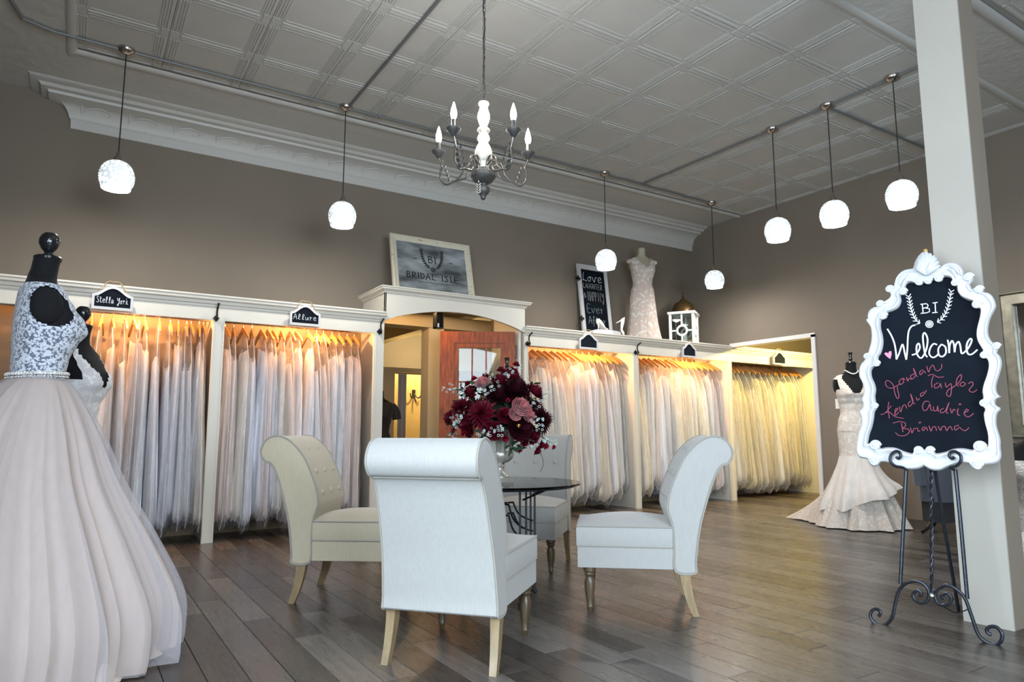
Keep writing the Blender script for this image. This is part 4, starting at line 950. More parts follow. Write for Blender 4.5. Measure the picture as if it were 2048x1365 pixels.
skirt(MB(), [(z, rx*.90, ry*.90, o, am) for z, rx, ry, o, am in sk], 240, ((14, .06), (22, .04)), 3, True, train=tr1).build('tulle_skirt', 'tulle_in', g1)
skirt(MB(), sk, 300, ((12, .06), (18, .05), (32, .035)), 8, True, train=tr1).build('tulle_overlay', 'tulle_out', g1)
skirt(MB(), [(.14, .54, .55, -.10, .3), (.07, .60, .60, -.12, .8), (.008, .64, .645, -.12, 1.0)], 90, ((7, .05), (12, .05)), 5, train=tr1).build('satin_lining', 'satin', g1)
bl = MB(); blp = []
for k in range(60):
    a = 2*PI*k/60; blp.append((.146*math.cos(a), .116*math.sin(a), 1.252+.006*math.sin(a)))
for k, p in enumerate(blp):
    bl.ell(p, .0075, .0075, .0085, 6, 4); bl.ell((p[0], p[1], p[2]-.014), .005, .005, .005, 6, 4)
bl.build('beaded_belt', 'beads', g1)
# 2: white lace gown behind it
f2 = dress_form('dress_form', 'black dress form with a ball finial just behind the big ball gown', (.005, 4.85, 0), -30, 1.09, 'ball'); stand(f2, 1.08)
g2 = thing('lace_gown', 'white lace gown with a deep open back behind the big ball gown', 'gown', (.005, 4.85, 0), math.radians(-30)-PI/2)
up_(torso(MB(), -.2, .40, .01, 50, 80, lambda z, a: (z < .36 or abs(math.cos(a)) > .62) and not (math.sin(a) > 0 and z > .17 and abs(math.cos(a)) < (z-.17)*2.9) and not (abs(math.cos(a)) > .8 and .22 < z < .37)), 1.08).build('bodice', 'lace_white', g2)
skirt(MB(), [(1.08-.18, .178, .132, -.01, .05), (.75, .185, .15, -.01, .1), (.5, .22, .20, -.02, .3), (.2, .28, .28, -.02, .6), (.01, .33, .33, -.02, 1)], 80, ((9, .06), (15, .05)), 4).build('skirt', 'lace_white', g2)
# 3: mermaid gown by the right wall
f3 = dress_form('dress_form', 'black dress form with a pearl necklace by the light switch', (7.08, 4.28, 0), 225, 1.20, 'finial'); stand(f3, 1.2, r=.34)
MB().tube([(.066*math.cos(a), .068*math.sin(a)-.01+.03*max(0, math.sin(a)), 1.655-.045*max(0, math.sin(a))**2) for a in [2*PI*k/28 for k in range(28)]], .006, 6, closed=True).build('necklace', 'necklace', f3, label='pearl necklace')
g3 = thing('mermaid_gown', 'ivory lace mermaid gown with a tulle skirt and train by the right wall', 'gown', (7.08, 4.28, 0), math.radians(225)-PI/2)
def keep3(z, a):
    x, y = math.cos(a), math.sin(a)
    if z > .41: return False
    if abs(x) > .86 and .24 < z < .36: return False
    if y > 0 and z > .20 and abs(x) < .16+(z-.20)*2.6: return False
    return not (z > .35 and abs(x) < .62)
up_(torso(MB(), -.2, .41, .011, 56, 88, keep3), 1.20).build('bodice', 'lace_ivory', g3)
def tr3(x, y, z, a):
    k = max(0, (.75-z)/.75)**2.2
    if y < 0: y -= k*.06*max(0, -math.sin(a))**1.5; x += k*.62*max(0, -math.sin(a))**3
    return x, y
skirt(MB(), [(1.02, .176, .129, -.01, 0), (.85, .168, .132, -.01, .05), (.72, .170, .150, -.01, .15), (.56, .225, .21, -.02, .4), (.3, .33, .33, -.04, .8), (.1, .41, .42, -.06, 1), (.012, .45, .46, -.07, 1.1)], 110, ((8, .06), (15, .05), (26, .03)), 9, train=tr3)\
    .build('lace_skirt', 'lace_ivory', g3)
def tr3b(x, y, z, a):
    return x, y+.02
mb = MB(); skirt(mb, [(.74, .173, .156, .0, .1), (.6, .215, .205, .0, .4), (.45, .285, .28, .01, .8), (.36, .335, .325, .02, 1.1), (.28, .36, .35, .02, 1.3)], 90, ((7, .07), (13, .06)), 2, train=lambda x, y, z, a: (x, y if y > -.05 else y*.75))
mb.v = [(x, y, max(.03, z-.9*x*max(0, .62-z)+.08*math.sin(5*math.atan2(y, x))*max(0, .5-z))) for x, y, z in mb.v]
mb.build('tulle_tier', 'tulle_r', g3)
# 4: dark dress on a form behind the flowers
f4 = dress_form('dress_form', 'black dress form standing behind the flower arrangement', (3.17, 5.07, 0), 215, .99, 'finial'); stand(f4, .99)
g4 = thing('sheath_dress', 'dark dress on the form hidden behind the flowers and chair', 'dress', (3.17, 5.07, 0), math.radians(215)-PI/2)
up_(torso(MB(), -.2, .30, .008, 24, 50, lambda z, a: True), .99).build('bodice', 'dark', g4)
skirt(MB(), [(.81, .176, .128, 0, .1), (.6, .165, .13, 0, .3), (.35, .16, .14, 0, .5)], 50, ((8, .05),), 2).build('skirt', 'dark', g4)
# 5: suit behind the easel
f5 = thing('suit_form', 'slate grey suit jacket on a black form behind the welcome sign', 'dress form', (7.42, 3.62, 0), math.radians(235)-PI/2); stand(f5, .75, r=.3)
mb = torso(MB(), -.42, .40, .02, 30, 40); mb.v = [(x*1.05, y, z+.72) for x, y, z in mb.v]; mb.build('jacket', 'suit', f5)
for s in (-1, 1): MB().tube(cr([(s*.18, 0, 1.04), (s*.225, .01, .8), (s*.23, .05, .46)], 5), .056, 10).build('sleeve', 'suit', f5)
MB().prism([(-.05, .36), (.05, .36), (.0, .05)], lambda a, b, k: (a, .150 if k else .12, .72+b)).build('shirt_front', 'switch', f5, False)
MB().box((-.15, -.10, .10), (.15, .10, .34)).build('trousers', 'dark', f5, False)
# 6: lace gown standing on the rack
TOPZ = 2.236
f6 = dress_form('dress_form', 'pale dress form wearing the lace gown on top of the rack', (6.74, 7.12, TOPZ), 252, .88*1.0, 'none' if False else 'finial', mat('pale_form', (.42, .38, .27), .6))
for c_ in list(f6.children):
    if c_.name.startswith('neck_finial'): bpy.data.objects.remove(c_)
f6.scale = (1.02, 1.02, .96)
MB().lathe([(.002, 1.41), (.05, 1.41), (.054, 1.425), (.04, 1.44), (.002, 1.445)], 16).build('neck_cap', mat('pale_form_cap', (.42, .38, .27), .6), f6)
g6 = thing('lace_gown', 'blush and white lace gown standing on top of the rack beside the lantern', 'gown', (6.74, 7.12, TOPZ), math.radians(252)-PI/2); g6.scale = (1.02, 1.02, .96)
up_(torso(MB(), -.2, .40, .012, 50, 80, lambda z, a: not (z > .36 and abs(math.cos(a)) < .62) and not (math.sin(a) > 0 and z > .23 and abs(math.cos(a)) < (z-.2)*3.1)), .88).build('bodice', 'lace_blush', g6)
for s in (-1, 1): MB().ell((s*.185, -.005, .88+.345), .045, .06, .035, 12, 8).build('cap_sleeve', 'lace_blush', g6)
skirt(MB(), [(.70, .177, .131, -.01, 0), (.5, .19, .15, -.005, .1), (.3, .205, .17, 0, .3), (.1, .235, .20, 0, .5), (.004, .265, .22, 0, .6)], 70, ((8, .06), (13, .04)), 6).build('skirt', 'lace_blush', g6)
MB().tube(cr([(.12, -.1, .012), (.30, .1, .02), (.42, .22, .012)], 5), .03, 8, rf=lambda t: 1-.6*t, flat=.4).build('train', 'lace_blush', g6)
# 7: black dress in the room behind
f7 = dress_form('dress_form', 'black form in a black dress at the left edge of the arched doorway', (3.47, 8.78, 0), 250, 1.0, 'finial'); stand(f7, 1.0)
g7 = thing('black_dress', 'black short-sleeved dress seen at the left edge of the arched doorway', 'dress', (3.47, 8.78, 0), math.radians(250)-PI/2)
up_(torso(MB(), -.2, .39, .012, 24, 44, lambda z, a: z < .38), 1.0).build('bodice', 'dark', g7)
for s in (-1, 1): MB().tube(cr([(s*.15, 0, 1.34), (s*.21, 0, 1.27), (s*.23, .01, 1.16)], 4), .062, 10, rf=lambda t: 1.0).build('sleeve', 'dark', g7)
skirt(MB(), [(.82, .176, .13, 0, 0), (.5, .19, .17, 0, .4), (.2, .22, .2, 0, .6)], 50, ((9, .06),), 3).build('skirt', 'dark', g7)
# ------------------------------------------------------------------ things on top of the racks and portal
# framed logo leaning on the back wall
ft = thing('framed_sign', 'cream-framed grey print reading BI Bridal Isle above the arched doorway', 'sign', (3.44, 7.06, 2.546)); FWD_, FHT = 1.04, .735
ft.rotation_euler = (math.radians(-13), 0, 0); hw = FWD_/2
fw = .075
for nm, poly in (('frame_rail', [(-hw, 0), (hw, 0), (hw-fw, fw), (-hw+fw, fw)]), ('frame_rail', [(-hw, FHT), (hw, FHT), (hw-fw, FHT-fw), (-hw+fw, FHT-fw)]), ('frame_stile', [(-hw, 0), (-hw, FHT), (-hw+fw, FHT-fw), (-hw+fw, fw)]), ('frame_stile', [(hw, 0), (hw, FHT), (hw-fw, FHT-fw), (hw-fw, fw)])):
    mb = MB(); (a0, b0), (a1, b1), (a2, b2), (a3, b3) = poly
    rows = []
    for u, d in ((0, .02), (0, -.018), (.15, -.026), (.32, -.026), (.5, -.014), (.8, -.010), (1, -.004), (1, .02)):
        rows.append([(a0+(a3-a0)*u, d, b0+(b3-b0)*u), (a1+(a2-a1)*u, d, b1+(b2-b1)*u)])
    mb.grid(rows).build(nm, 'creamframe', ft, False)
def print_mat():
    m = mat('grey_print', (.05, .06, .065), .35, spec=.4); nt = m.node_tree; N = nt.nodes; L = nt.links; b = N['Principled BSDF']
    tc = N.new('ShaderNodeTexCoord'); mp = N.new('ShaderNodeMapping'); mp.inputs['Rotation'].default_value = (0, .5, 0); mp.inputs['Scale'].default_value = (1.0, 1, 3.0)
    t = N.new('ShaderNodeTexNoise'); t.inputs['Scale'].default_value = 2.2; t.inputs['Detail'].default_value = 4
    L.new(tc.outputs['Object'], mp.inputs[0]); L.new(mp.outputs[0], t.inputs['Vector'])
    r = N.new('ShaderNodeValToRGB'); r.color_ramp.elements[0].position = .35; r.color_ramp.elements[1].position = .68
    r.color_ramp.elements[0].color = (.05, .056, .06, 1); r.color_ramp.elements[1].color = (.34, .37, .38, 1); L.new(t.outputs['Fac'], r.inputs[0]); L.new(r.outputs[0], b.inputs['Base Color']); return m
MB().box((-hw+fw-.005, -.002, fw-.005), (hw-fw+.005, .006, FHT-fw+.005)).build('print', print_mat(), ft, False)
mb = MB(); pf = lambda a, b: (a, -.0035, b)
write(mb, 'BI', pf, -.055, .425, .062, .085, .0060, .2, False, True); write(mb, 'BRIDAL', pf, -.345, .205, .055, .074, .0058, .22, False, True); write(mb, 'ISLE', pf, .095, .205, .053, .074, .0058, .25, False, True)
wreath(mb, pf, 0, .42, .155, .0038)
mb.tube(cr([(-.2+.018*k, -.0035, .165+.012*math.sin(k*2.3)) for k in range(24)], 3), .002, 4)
for x in (-.25, .22):
    for k in range(3): mb.box((x+.018*k, -.004, .45), (x+.018*k+.011, -.002, .462))
mb.build('logo', mat('black_print_ink', (.006, .007, .008), .6), ft)
# chalkboard door panel leaning on the wall
cb = thing('chalkboard_panel', 'tall narrow chalkboard reading Love Laughter and Happily Ever After on the rack', 'sign', (6.06, 7.30, TOPZ)); cb.rotation_euler = (math.radians(-7), 0, 0)
BW, BH = .265, 1.10
for nm, a, b in (('frame_stile', (-BW, -.02, 0), (-BW+.055, .012, BH)), ('frame_stile', (BW-.055, -.02, 0), (BW, .012, BH)), ('frame_rail', (-BW+.055, -.02, BH-.07), (BW-.055, .012, BH)), ('frame_rail', (-BW+.055, -.02, 0), (BW-.055, .012, .09))):
    MB().box(a, b).build(nm, 'dframe', cb, False)
MB().box((-BW+.05, -.006, .05), (BW-.05, .006, BH-.05)).build('slate', 'chalk', cb, False)
for z in (.28, .86): MB().box((-BW-.05, -.026, z), (-BW+.03, -.018, z+.035)).tube([(-BW-.012, -.027, z-.02), (-BW-.012, -.027, z+.055)], .012, 8).build('hinge', 'hookm', cb)
mb = MB(); cf = lambda a, b: (a, -.009, b); lx = -BW+.07
write(mb, 'Love', cf, lx, .86, .082, .13, .003, .12); mb.build('lettering', 'chalkw', cb)
mb = MB(); write(mb, 'LAUGHTER', cf, lx, .755, .037, .075, .0032, .22, False); write(mb, '&', cf, lx, .61, .05, .07, .003)
write(mb, 'HAPPILY', cf, lx+.075, .575, .036, .135, .0032, .18, False); mb.build('lettering', 'chalkg', cb)
mb = MB(); write(mb, 'Ever', cf, lx+.04, .40, .07, .12, .0035, .1); write(mb, 'After', cf, lx+.05, .24, .058, .11, .0035, .1); mb.build('lettering', mat('teal_chalk', (.20, .27, .27), .9), cb)
# draped box and a pair of shoes
bxo = thing('draped_box', 'box draped in white cloth in front of the chalkboard on the rack', 'box', (5.93, 7.0, TOPZ))
rows = []
for z, k in ((.095, .0), (.10, .8), (.09, 1.0), (.05, 1.1), (.0, 1.25)):
    row = []
    for j in range(40):
        a = 2*PI*j/40; c, s_ = math.cos(a), math.sin(a); e = 1/max(abs(c)/.24, abs(s_)/.115)*.55+.45*.18; q = k*e*(1+(.06*math.cos(9*a) if k > 1.05 else 0))
        row.append((c*q*1.0, s_*q*.8, z))
    rows.append(row)
MB().grid(rows[1:], True, True).build('cloth', 'cloth', bxo)
def shoe(label, loc, rot):
    t = thing('high_heel_shoe', label, 'shoe', loc); t.rotation_euler = rot
    rows = []
    for k in range(13):
        u = k/12; x = .24*u; sole = .085*max(0, 1-u/.62)**1.3; w_ = .028+.012*math.sin(PI*min(1, u*1.1))-(.03*max(0, u-.85)/.15*.8 if u > .85 else 0); h = .055 if u < .25 else .055-.03*min(1, (u-.25)/.3) if u < .6 else .032-.024*max(0, (u-.75)/.25)
        w_ = max(w_, .006)
        rows.append([(x, -w_, sole), (x, w_, sole), (x, w_*.95, sole+h*.7), (x, w_*.55 if u > .6 else w_*.9, sole+h), (x, -w_*.55 if u > .6 else -w_*.9, sole+h), (x, -w_*.95, sole+h*.7)])
    MB().grid(rows, True, True, True).build('upper', 'shoe', t)
    MB().tube([(.012, 0, .086), (.016, 0, .05), (.012, 0, 0)], .012, 8, rf=lambda q: 1-.5*q).build('heel', 'shoe', t); MB().box((.11, -.03, -.003), (.23, .03, .001)).build('sole', 'legpale', t, False)
shoe('ivory high-heeled shoe lying flat on the draped box', (5.78, 6.97, TOPZ+.107), (0, 0, .25)); shoe('ivory high-heeled shoe tipped up on its toe beside its twin', (6.03, 6.90, TOPZ+.21), (0, math.radians(62), math.radians(-40)))
# white lantern with a bronze dome
ln = thing('decorative_lantern', 'white wooden lantern with ring fretwork and a bronze domed top on the rack', 'lantern', (7.53, 7.1, TOPZ), math.radians(33)); LW, LH = .165, .50
for sx in (-1, 1):
    for sy in (-1, 1): MB().box((sx*LW-.018, sy*LW-.018, .03), (sx*LW+.018, sy*LW+.018, LH-.03)).build('corner_post', 'whitepaint', ln, False)
MB().box((-LW-.03, -LW-.03, 0), (LW+.03, LW+.03, .03)).build('base', 'whitepaint', ln, False); MB().box((-LW-.035, -LW-.035, LH-.035), (LW+.035, LW+.035, LH)).build('top_plate', 'whitepaint', ln, False)
for k in range(4):
    R = Matrix.Rotation(PI/2*k, 3, 'Z'); mb = MB(); q = lambda x, z: R @ Vector((x, -LW, z))
    def barq(x0, z0, x1, z1, w_):
        d = Vector((x1-x0, 0, z1-z0)).normalized(); n_ = Vector((-d.z, 0, d.x))*w_
        P = [Vector((x0, 0, z0))+n_, Vector((x1, 0, z1))+n_, Vector((x1, 0, z1))-n_, Vector((x0, 0, z0))-n_]
        mb.prism([(p.x, p.z) for p in P], lambda a, b, kk: R @ Vector((a, -LW-(.008 if kk else -.008), b)))
    zc = .22; mb.tube([q(.07*math.cos(2*PI*t/28), zc+.07*math.sin(2*PI*t/28)) for t in range(28)], .016, 8, closed=True)
    barq(0, zc+.07, 0, LH-.03, .011); barq(0, .03, 0, zc-.07, .011); barq(-LW, zc, -.07, zc, .011); barq(.07, zc, LW, zc, .011)
    fr = mb.build('fretwork', 'whitepaint', ln)
    MB().prism([(-LW, .03), (LW, .03), (LW, LH-.03), (-LW, LH-.03)], lambda a, b, kk: R @ Vector((a, -LW+.012+.003*kk, b))).build('pane', 'glass', ln, False)
MB().lathe([(.175, LH), (.172, LH+.02), (.158, LH+.08), (.12, LH+.15), (.05, LH+.185), (.045, LH+.19), (.05, LH+.20), (.035, LH+.215), (.002, LH+.22)], 28).build('dome', 'bronze', ln)
MB().lathe([(.03, LH+.21), (.016, LH+.225), (.026, LH+.24), (.01, LH+.262), (.002, LH+.27)], 12).tube([(.028*math.cos(2*PI*t/16), 0, LH+.285+.028*math.sin(2*PI*t/16)) for t in range(16)], .006, 6, closed=True).build('finial', 'bronze', ln)
MB().lathe([(.002, .03), (.045, .03), (.045, .2), (.002, .2)], 16).build('candle', 'switch', ln)
# ------------------------------------------------------------------ right wall: switch, mirror, console, gown at the edge
sw_ = thing('light_switch', 'white double light switch plate on the right wall', 'light switch', (XR, 5.12, 1.345))
MB().box((-.008, -.06, -.062), (0, .06, .062)).build('plate', 'switch', sw_, False)
for y in (-.027, .027): MB().box((-.014, y-.014, -.03), (-.008, y+.014, .03)).build('rocker', 'switch', sw_, False)
mi = thing('wall_mirror', 'large silver-framed mirror on the right wall at the picture edge', 'mirror', (XR, 2.62, .93)); MW, MH = .63, 1.5
for nm, a, b in (('frame_stile', (-.05, -MW, 0), (0, -MW+.13, MH)), ('frame_stile', (-.05, MW-.13, 0), (0, MW, MH)), ('frame_rail', (-.05, -MW+.13, MH-.13), (0, MW-.13, MH)), ('frame_rail', (-.05, -MW+.13, 0), (0, MW-.13, .13))):
    MB().box(a, b).build(nm, 'silver', mi, False)
MB().tube([(-.055, -MW+.13, .13), (-.055, MW-.13, .13), (-.055, MW-.13, MH-.13), (-.055, -MW+.13, MH-.13)], .012, 8, closed=True).tube([(-.055, -MW+.015, .015), (-.055, MW-.015, .015), (-.055, MW-.015, MH-.015), (-.055, -MW+.015, MH-.015)], .014, 8, closed=True).build('frame_bead', 'silver', mi)
MB().box((-.018, -MW+.12, .12), (-.01, MW-.12, MH-.12)).build('mirror_glass', 'mirror', mi, False)
co = thing('console_table', 'black console table under the silver mirror', 'table', (7.95, 2.45, 0))
MB().box((-.2, -.75, .84), (.2, .72, .88)).build('table_top', 'blackgloss', co, False)
for sx in (-.17, .15):
    for sy in (-.72, .67): MB().box((sx, sy, 0), (sx+.03, sy+.04, .84)).build('leg', 'blackgloss', co, False)
f8 = dress_form('dress_form', 'black dress form at the extreme right edge of the picture', (5.62, 2.10, 0), 200, .50, 'finial'); stand(f8, .50)
g8 = thing('sequin_gown', 'silver sequined gown cut by the right edge of the picture', 'gown', (5.62, 2.10, 0), math.radians(200)-PI/2)
up_(torso(MB(), -.2, .30, .01, 24, 50, lambda z, a: True), .50).build('bodice', 'sequin', g8)
skirt(MB(), [(.32, .177, .13, 0, 0), (.24, .22, .2, 0, .3), (.1, .33, .32, 0, .6), (.01, .38, .36, 0, .8)], 60, ((8, .06), (13, .04)), 3).build('skirt', 'sequin', g8)
# ------------------------------------------------------------------ easel and the welcome chalkboard
EO = Vector((3.693, 1.90, 0)); EU = Vector((.237, -.971, 0)).normalized(); EW = Vector((-.971, -.237, 0)).normalized(); LEAN = math.tan(math.radians(6))
def ep(a, b, c=0): return EO+EU*a+Vector((0, 0, b))+EW*(c-b*LEAN)
EN = (EW+Vector((0, 0, LEAN))).normalized()
def epx(px, py, c=0):
    """picture point -> local (a, b) on the leaning easel plane (moved c towards the viewer)"""
    p0 = ep(0, 0, c); d = ray(px, py); t = (p0-CAMP).dot(EN)/d.dot(EN); q = CAMP+d*t-p0; return q.dot(EU), q.z
z1 = lambda x, y: (1700+x/5.688, 480+y/5.688); z2 = lambda x, y: (1700+x/5.459, 700+y/5.459)
es = thing('display_easel', 'blue-black wrought iron easel with scroll feet holding the welcome board', 'easel', EO)
zoff = -EO
def eb(mb): mb.v = [(x-EO.x, y-EO.y, z-EO.z) for x, y, z in mb.v]; return mb
def z9(x, y): return (1600+x/2.703, 860+y/2.703)       # lower easel close-up
def epath(pts, r, name, par, c=0, n=5, f=None, rf=None):
    P = [ep(*epx(*p, c), c) for p in pts]
    return eb(MB().tube(cr(P, n), r, 8, rf=rf)).build(name, 'iron', par)
bot = [1e9]
epath([z9(575, 215), z9(560, 500), z9(543, 835)], .0095, 'leg', es); epath([z9(840, 215), z9(868, 500), z9(905, 915)], .0095, 'leg', es)
def foot(pts, name):
    return epath([z9(*p) for p in pts], .0085, name, es)
foot([(425, 1010), (435, 990), (425, 975), (405, 970), (385, 985), (382, 1015), (405, 1045), (440, 1057), (475, 1045), (500, 1010), (515, 940), (535, 870), (575, 830), (630, 820), (675, 840), (697, 880), (690, 920), (660, 938), (625, 925), (610, 895), (625, 872), (650, 875), (655, 892), (642, 897)], 'scroll_foot')
foot([(1035, 1108), (1015, 1100), (1010, 1080), (1030, 1065), (1065, 1070), (1092, 1105), (1085, 1145), (1050, 1162), (1000, 1145), (960, 1100), (925, 1000), (890, 910), (840, 860), (790, 842), (750, 860), (730, 890), (738, 930), (770, 950), (805, 940), (818, 910), (800, 888), (775, 892), (768, 908), (782, 915)], 'scroll_foot')
# twisted centre bar
P = [ep(*epx(*p), 0) for p in (z9(710, 180), z9(710, 500), z9(712, 885))]
for ph in (0, PI):
    tw = MB(); A, B = P[0], P[2]; tw.tube([A+(B-A)*(k/90)+EU*.0045*math.cos(k*.55+ph)+EW*.0045*math.sin(k*.55+ph) for k in range(91)], .005, 6); eb(tw).build('twisted_bar', 'iron', es)
eb(MB().ell(ep(*epx(*z9(712, 897))), .016, .016, .016, 10, 7)).build('collar', 'steel', es)
rl = [ep(0, 1.35, -.03), ep(0, .7, -.27), ep(.02, .012, -.50)]
eb(MB().tube(cr(rl, 4), .009, 7)).build('rear_leg', 'iron', es); eb(MB().tube([ep(-.17, 1.0, -.018), ep(.0, 1.38, -.03), ep(.15, 1.0, -.018)], .008, 7).tube([ep(-.135, .86, -.016), ep(-.13, 1.0, -.018)], .008, 7)).build('upper_frame', 'iron', es)
ca = [ep(*epx(*z9(765, 950))), ep(*epx(*z9(830, 1000)), -.05), ep(*epx(*z9(895, 985)), -.08)]
eb(MB().tube(cr(ca, 5), .003, 5)).build('chain', 'hookm', es)
# ledge scrolls that hold the board
FC_ = .062
for cx, sgn in ((266, -1), (980, 1)):      # close-up (1750,880) scale 6.205
    zz = lambda x, y: (1750+x/6.205, 880+y/6.205)
    if sgn < 0: pts = [(262, 212), (290, 235), (318, 205), (300, 155), (245, 148), (195, 195), (190, 265), (245, 325), (340, 345), (395, 370)]
    else: pts = [(985, 212), (955, 235), (920, 200), (940, 155), (1000, 150), (1060, 195), (1062, 270), (1000, 330), (930, 345), (985, 375)]
    P = [ep(*epx(*zz(*p), FC_), FC_) for p in pts]; P[-1] = ep(*epx(*zz(*pts[-1]), 0), 0)
    eb(MB().tube(cr(P, 5), .0075, 8)).build('ledge_scroll', 'iron', es)
# board
OUT = [z1(*p) for p in [(735, 320), (700, 335), (650, 340), (590, 370), (540, 430), (515, 500), (510, 540), (490, 530), (450, 530), (425, 560), (430, 590), (470, 610), (470, 650), (440, 680), (390, 710), (370, 720), (345, 700), (315, 710), (310, 740), (320, 765), (270, 775), (225, 810), (210, 860), (210, 910), (185, 915), (215, 950), (245, 1000), (255, 1080), (250, 1160), (230, 1240), (210, 1300), (170, 1310), (155, 1345)]] + \
      [z2(*p) for p in [(150, 80), (175, 110), (135, 150), (112, 210), (110, 290), (140, 350), (160, 410), (160, 480), (135, 545), (150, 570), (145, 640), (105, 670), (125, 710), (140, 770), (135, 830), (105, 900), (90, 980), (80, 1060), (85, 1130), (120, 1180), (200, 1195), (215, 1240), (260, 1275), (310, 1270), (340, 1230), (430, 1235), (500, 1270), (570, 1290), (640, 1305), (720, 1305), (780, 1290), (820, 1270), (860, 1300), (920, 1320), (1000, 1315), (1080, 1280), (1180, 1245), (1250, 1235), (1330, 1250), (1345, 1290), (1390, 1315), (1440, 1300), (1460, 1260), (1520, 1255), (1600, 1240), (1645, 1200), (1655, 1140), (1645, 1060), (1648, 1000), (1630, 920), (1608, 850), (1600, 780), (1610, 700), (1650, 655), (1640, 630), (1590, 600), (1600, 540), (1660, 520), (1620, 490), (1600, 440), (1605, 370), (1630, 290), (1655, 200), (1660, 130), (1640, 70), (1600, 30)]] + \
      [z1(*p) for p in [(1680, 1280), (1690, 1230), (1690, 1195), (1650, 1180), (1610, 1150), (1580, 1090), (1575, 1010), (1600, 900), (1650, 800), (1665, 750), (1640, 670), (1600, 620), (1550, 600), (1505, 600), (1510, 560), (1480, 535), (1435, 545), (1420, 580), (1385, 545), (1370, 510), (1400, 480), (1410, 430), (1380, 395), (1320, 390), (1295, 410), (1300, 370), (1270, 310), (1210, 270), (1130, 265), (1070, 290), (1030, 330), (960, 330), (880, 320), (800, 330)]]
INN = [z1(*p) for p in [(780, 520), (740, 500), (690, 490), (640, 520), (640, 580), (600, 625), (580, 640), (590, 700), (560, 770), (500, 810), (430, 835), (420, 880), (380, 910), (360, 920), (355, 1000), (375, 1080), (385, 1160), (375, 1240), (350, 1310)]] + \
      [z2(*p) for p in [(325, 60), (315, 100), (320, 140), (310, 180), (270, 190), (240, 230), (245, 300), (275, 370), (290, 440), (280, 510), (290, 580), (300, 640), (275, 680), (265, 760), (245, 850), (215, 940), (205, 1030), (240, 1010), (300, 1030), (330, 1075), (400, 1065), (500, 1070), (600, 1110), (700, 1130), (715, 1080), (760, 1075), (820, 1085), (880, 1070), (925, 1100), (940, 1130), (1040, 1115), (1140, 1080), (1240, 1075), (1350, 1090), (1370, 1045), (1420, 1025), (1490, 1050), (1510, 1050), (1515, 970), (1505, 890), (1480, 800), (1465, 700), (1480, 650), (1430, 600), (1430, 560), (1460, 540), (1450, 460), (1465, 380), (1500, 280), (1520, 180), (1505, 110), (1450, 80), (1435, 50)]] + \
      [z1(*p) for p in [(1500, 1290), (1520, 1270), (1500, 1230), (1460, 1160), (1445, 1080), (1455, 1000), (1480, 900), (1490, 800), (1460, 780), (1410, 760), (1410, 710), (1340, 690), (1270, 650), (1230, 590), (1220, 530), (1180, 510), (1165, 450), (1120, 430), (1060, 430), (1030, 470), (990, 470), (970, 450), (930, 480), (890, 500), (830, 495)]]
BC = .014                        # back of the frame lies this far in front of the easel plane
bd = thing('welcome_chalkboard', 'ornate white-framed chalkboard reading Welcome with five names, on the easel', 'sign', EO)
def resample(pts, n):
    P = cr([(a, b, 0) for a, b in pts], 5, True); P = [np.array((p.x, p.y)) for p in P]; P.append(P[0]); L = [0]
    for a, b in zip(P, P[1:]): L.append(L[-1]+np.linalg.norm(b-a))
    xs = np.linspace(0, L[-1], n+1)[:-1]; A = np.array(P); return np.c_[np.interp(xs, L, A[:, 0]), np.interp(xs, L, A[:, 1])]
o2 = resample([epx(*p, BC) for p in OUT], 260); i2 = resample([epx(*p, BC) for p in INN], 260)
# pair the two outlines: monotone matching
D = np.linalg.norm(i2[:, None]-o2[None], axis=2); n = 260
Cst = np.full((n, n), 1e9); Cst[0, 0] = D[0, 0]; bt = np.zeros((n, n), int)
for i in range(n):
    for j in range(max(0, i-60), min(n, i+61)):
        if i == j == 0: continue
        best = 1e9
        if i and j and Cst[i-1, j-1] < best: best = Cst[i-1, j-1]; bt[i, j] = 0
        if i and Cst[i-1, j] < best: best = Cst[i-1, j]; bt[i, j] = 1
        if j and Cst[i, j-1] < best: best = Cst[i, j-1]; bt[i, j] = 2
        Cst[i, j] = best+D[i, j]
i = j = n-1; pairs = []
while True:
    pairs.append((i, j))
    if i == 0 and j == 0: break
    k = bt[i, j]
    if k == 0: i -= 1; j -= 1
    elif k == 1: i -= 1
    else: j -= 1
pairs.reverse()
rows = []
sect = [(1, 0), (1, .012), (.97, .022), (.90, .030), (.80, .032), (.70, .024), (.5, .022), (.32, .026), (.2, .034), (.1, .034), (.02, .022), (0, .010), (0, .002)]
for u, h in sect: rows.append([ep(*(i2[a]*(1-u)+o2[b]*u), BC+h) for a, b in pairs])
eb(MB().grid(rows, True)).build('frame', 'dframe', bd)
ctr_ = i2.mean(0)
vs = [ep(*(p+(p-ctr_)*.02), BC+.004) for p in i2]+[ep(*(p+(p-ctr_)*.02), BC) for p in i2]
mb = MB(); mb.add(vs, [tuple(range(n)), tuple(range(2*n-1, n-1, -1))]+[(k, (k+1) % n, n+(k+1) % n, n+k) for k in range(n)]); eb(mb).build('slate', 'chalk', bd, False, fix=False)
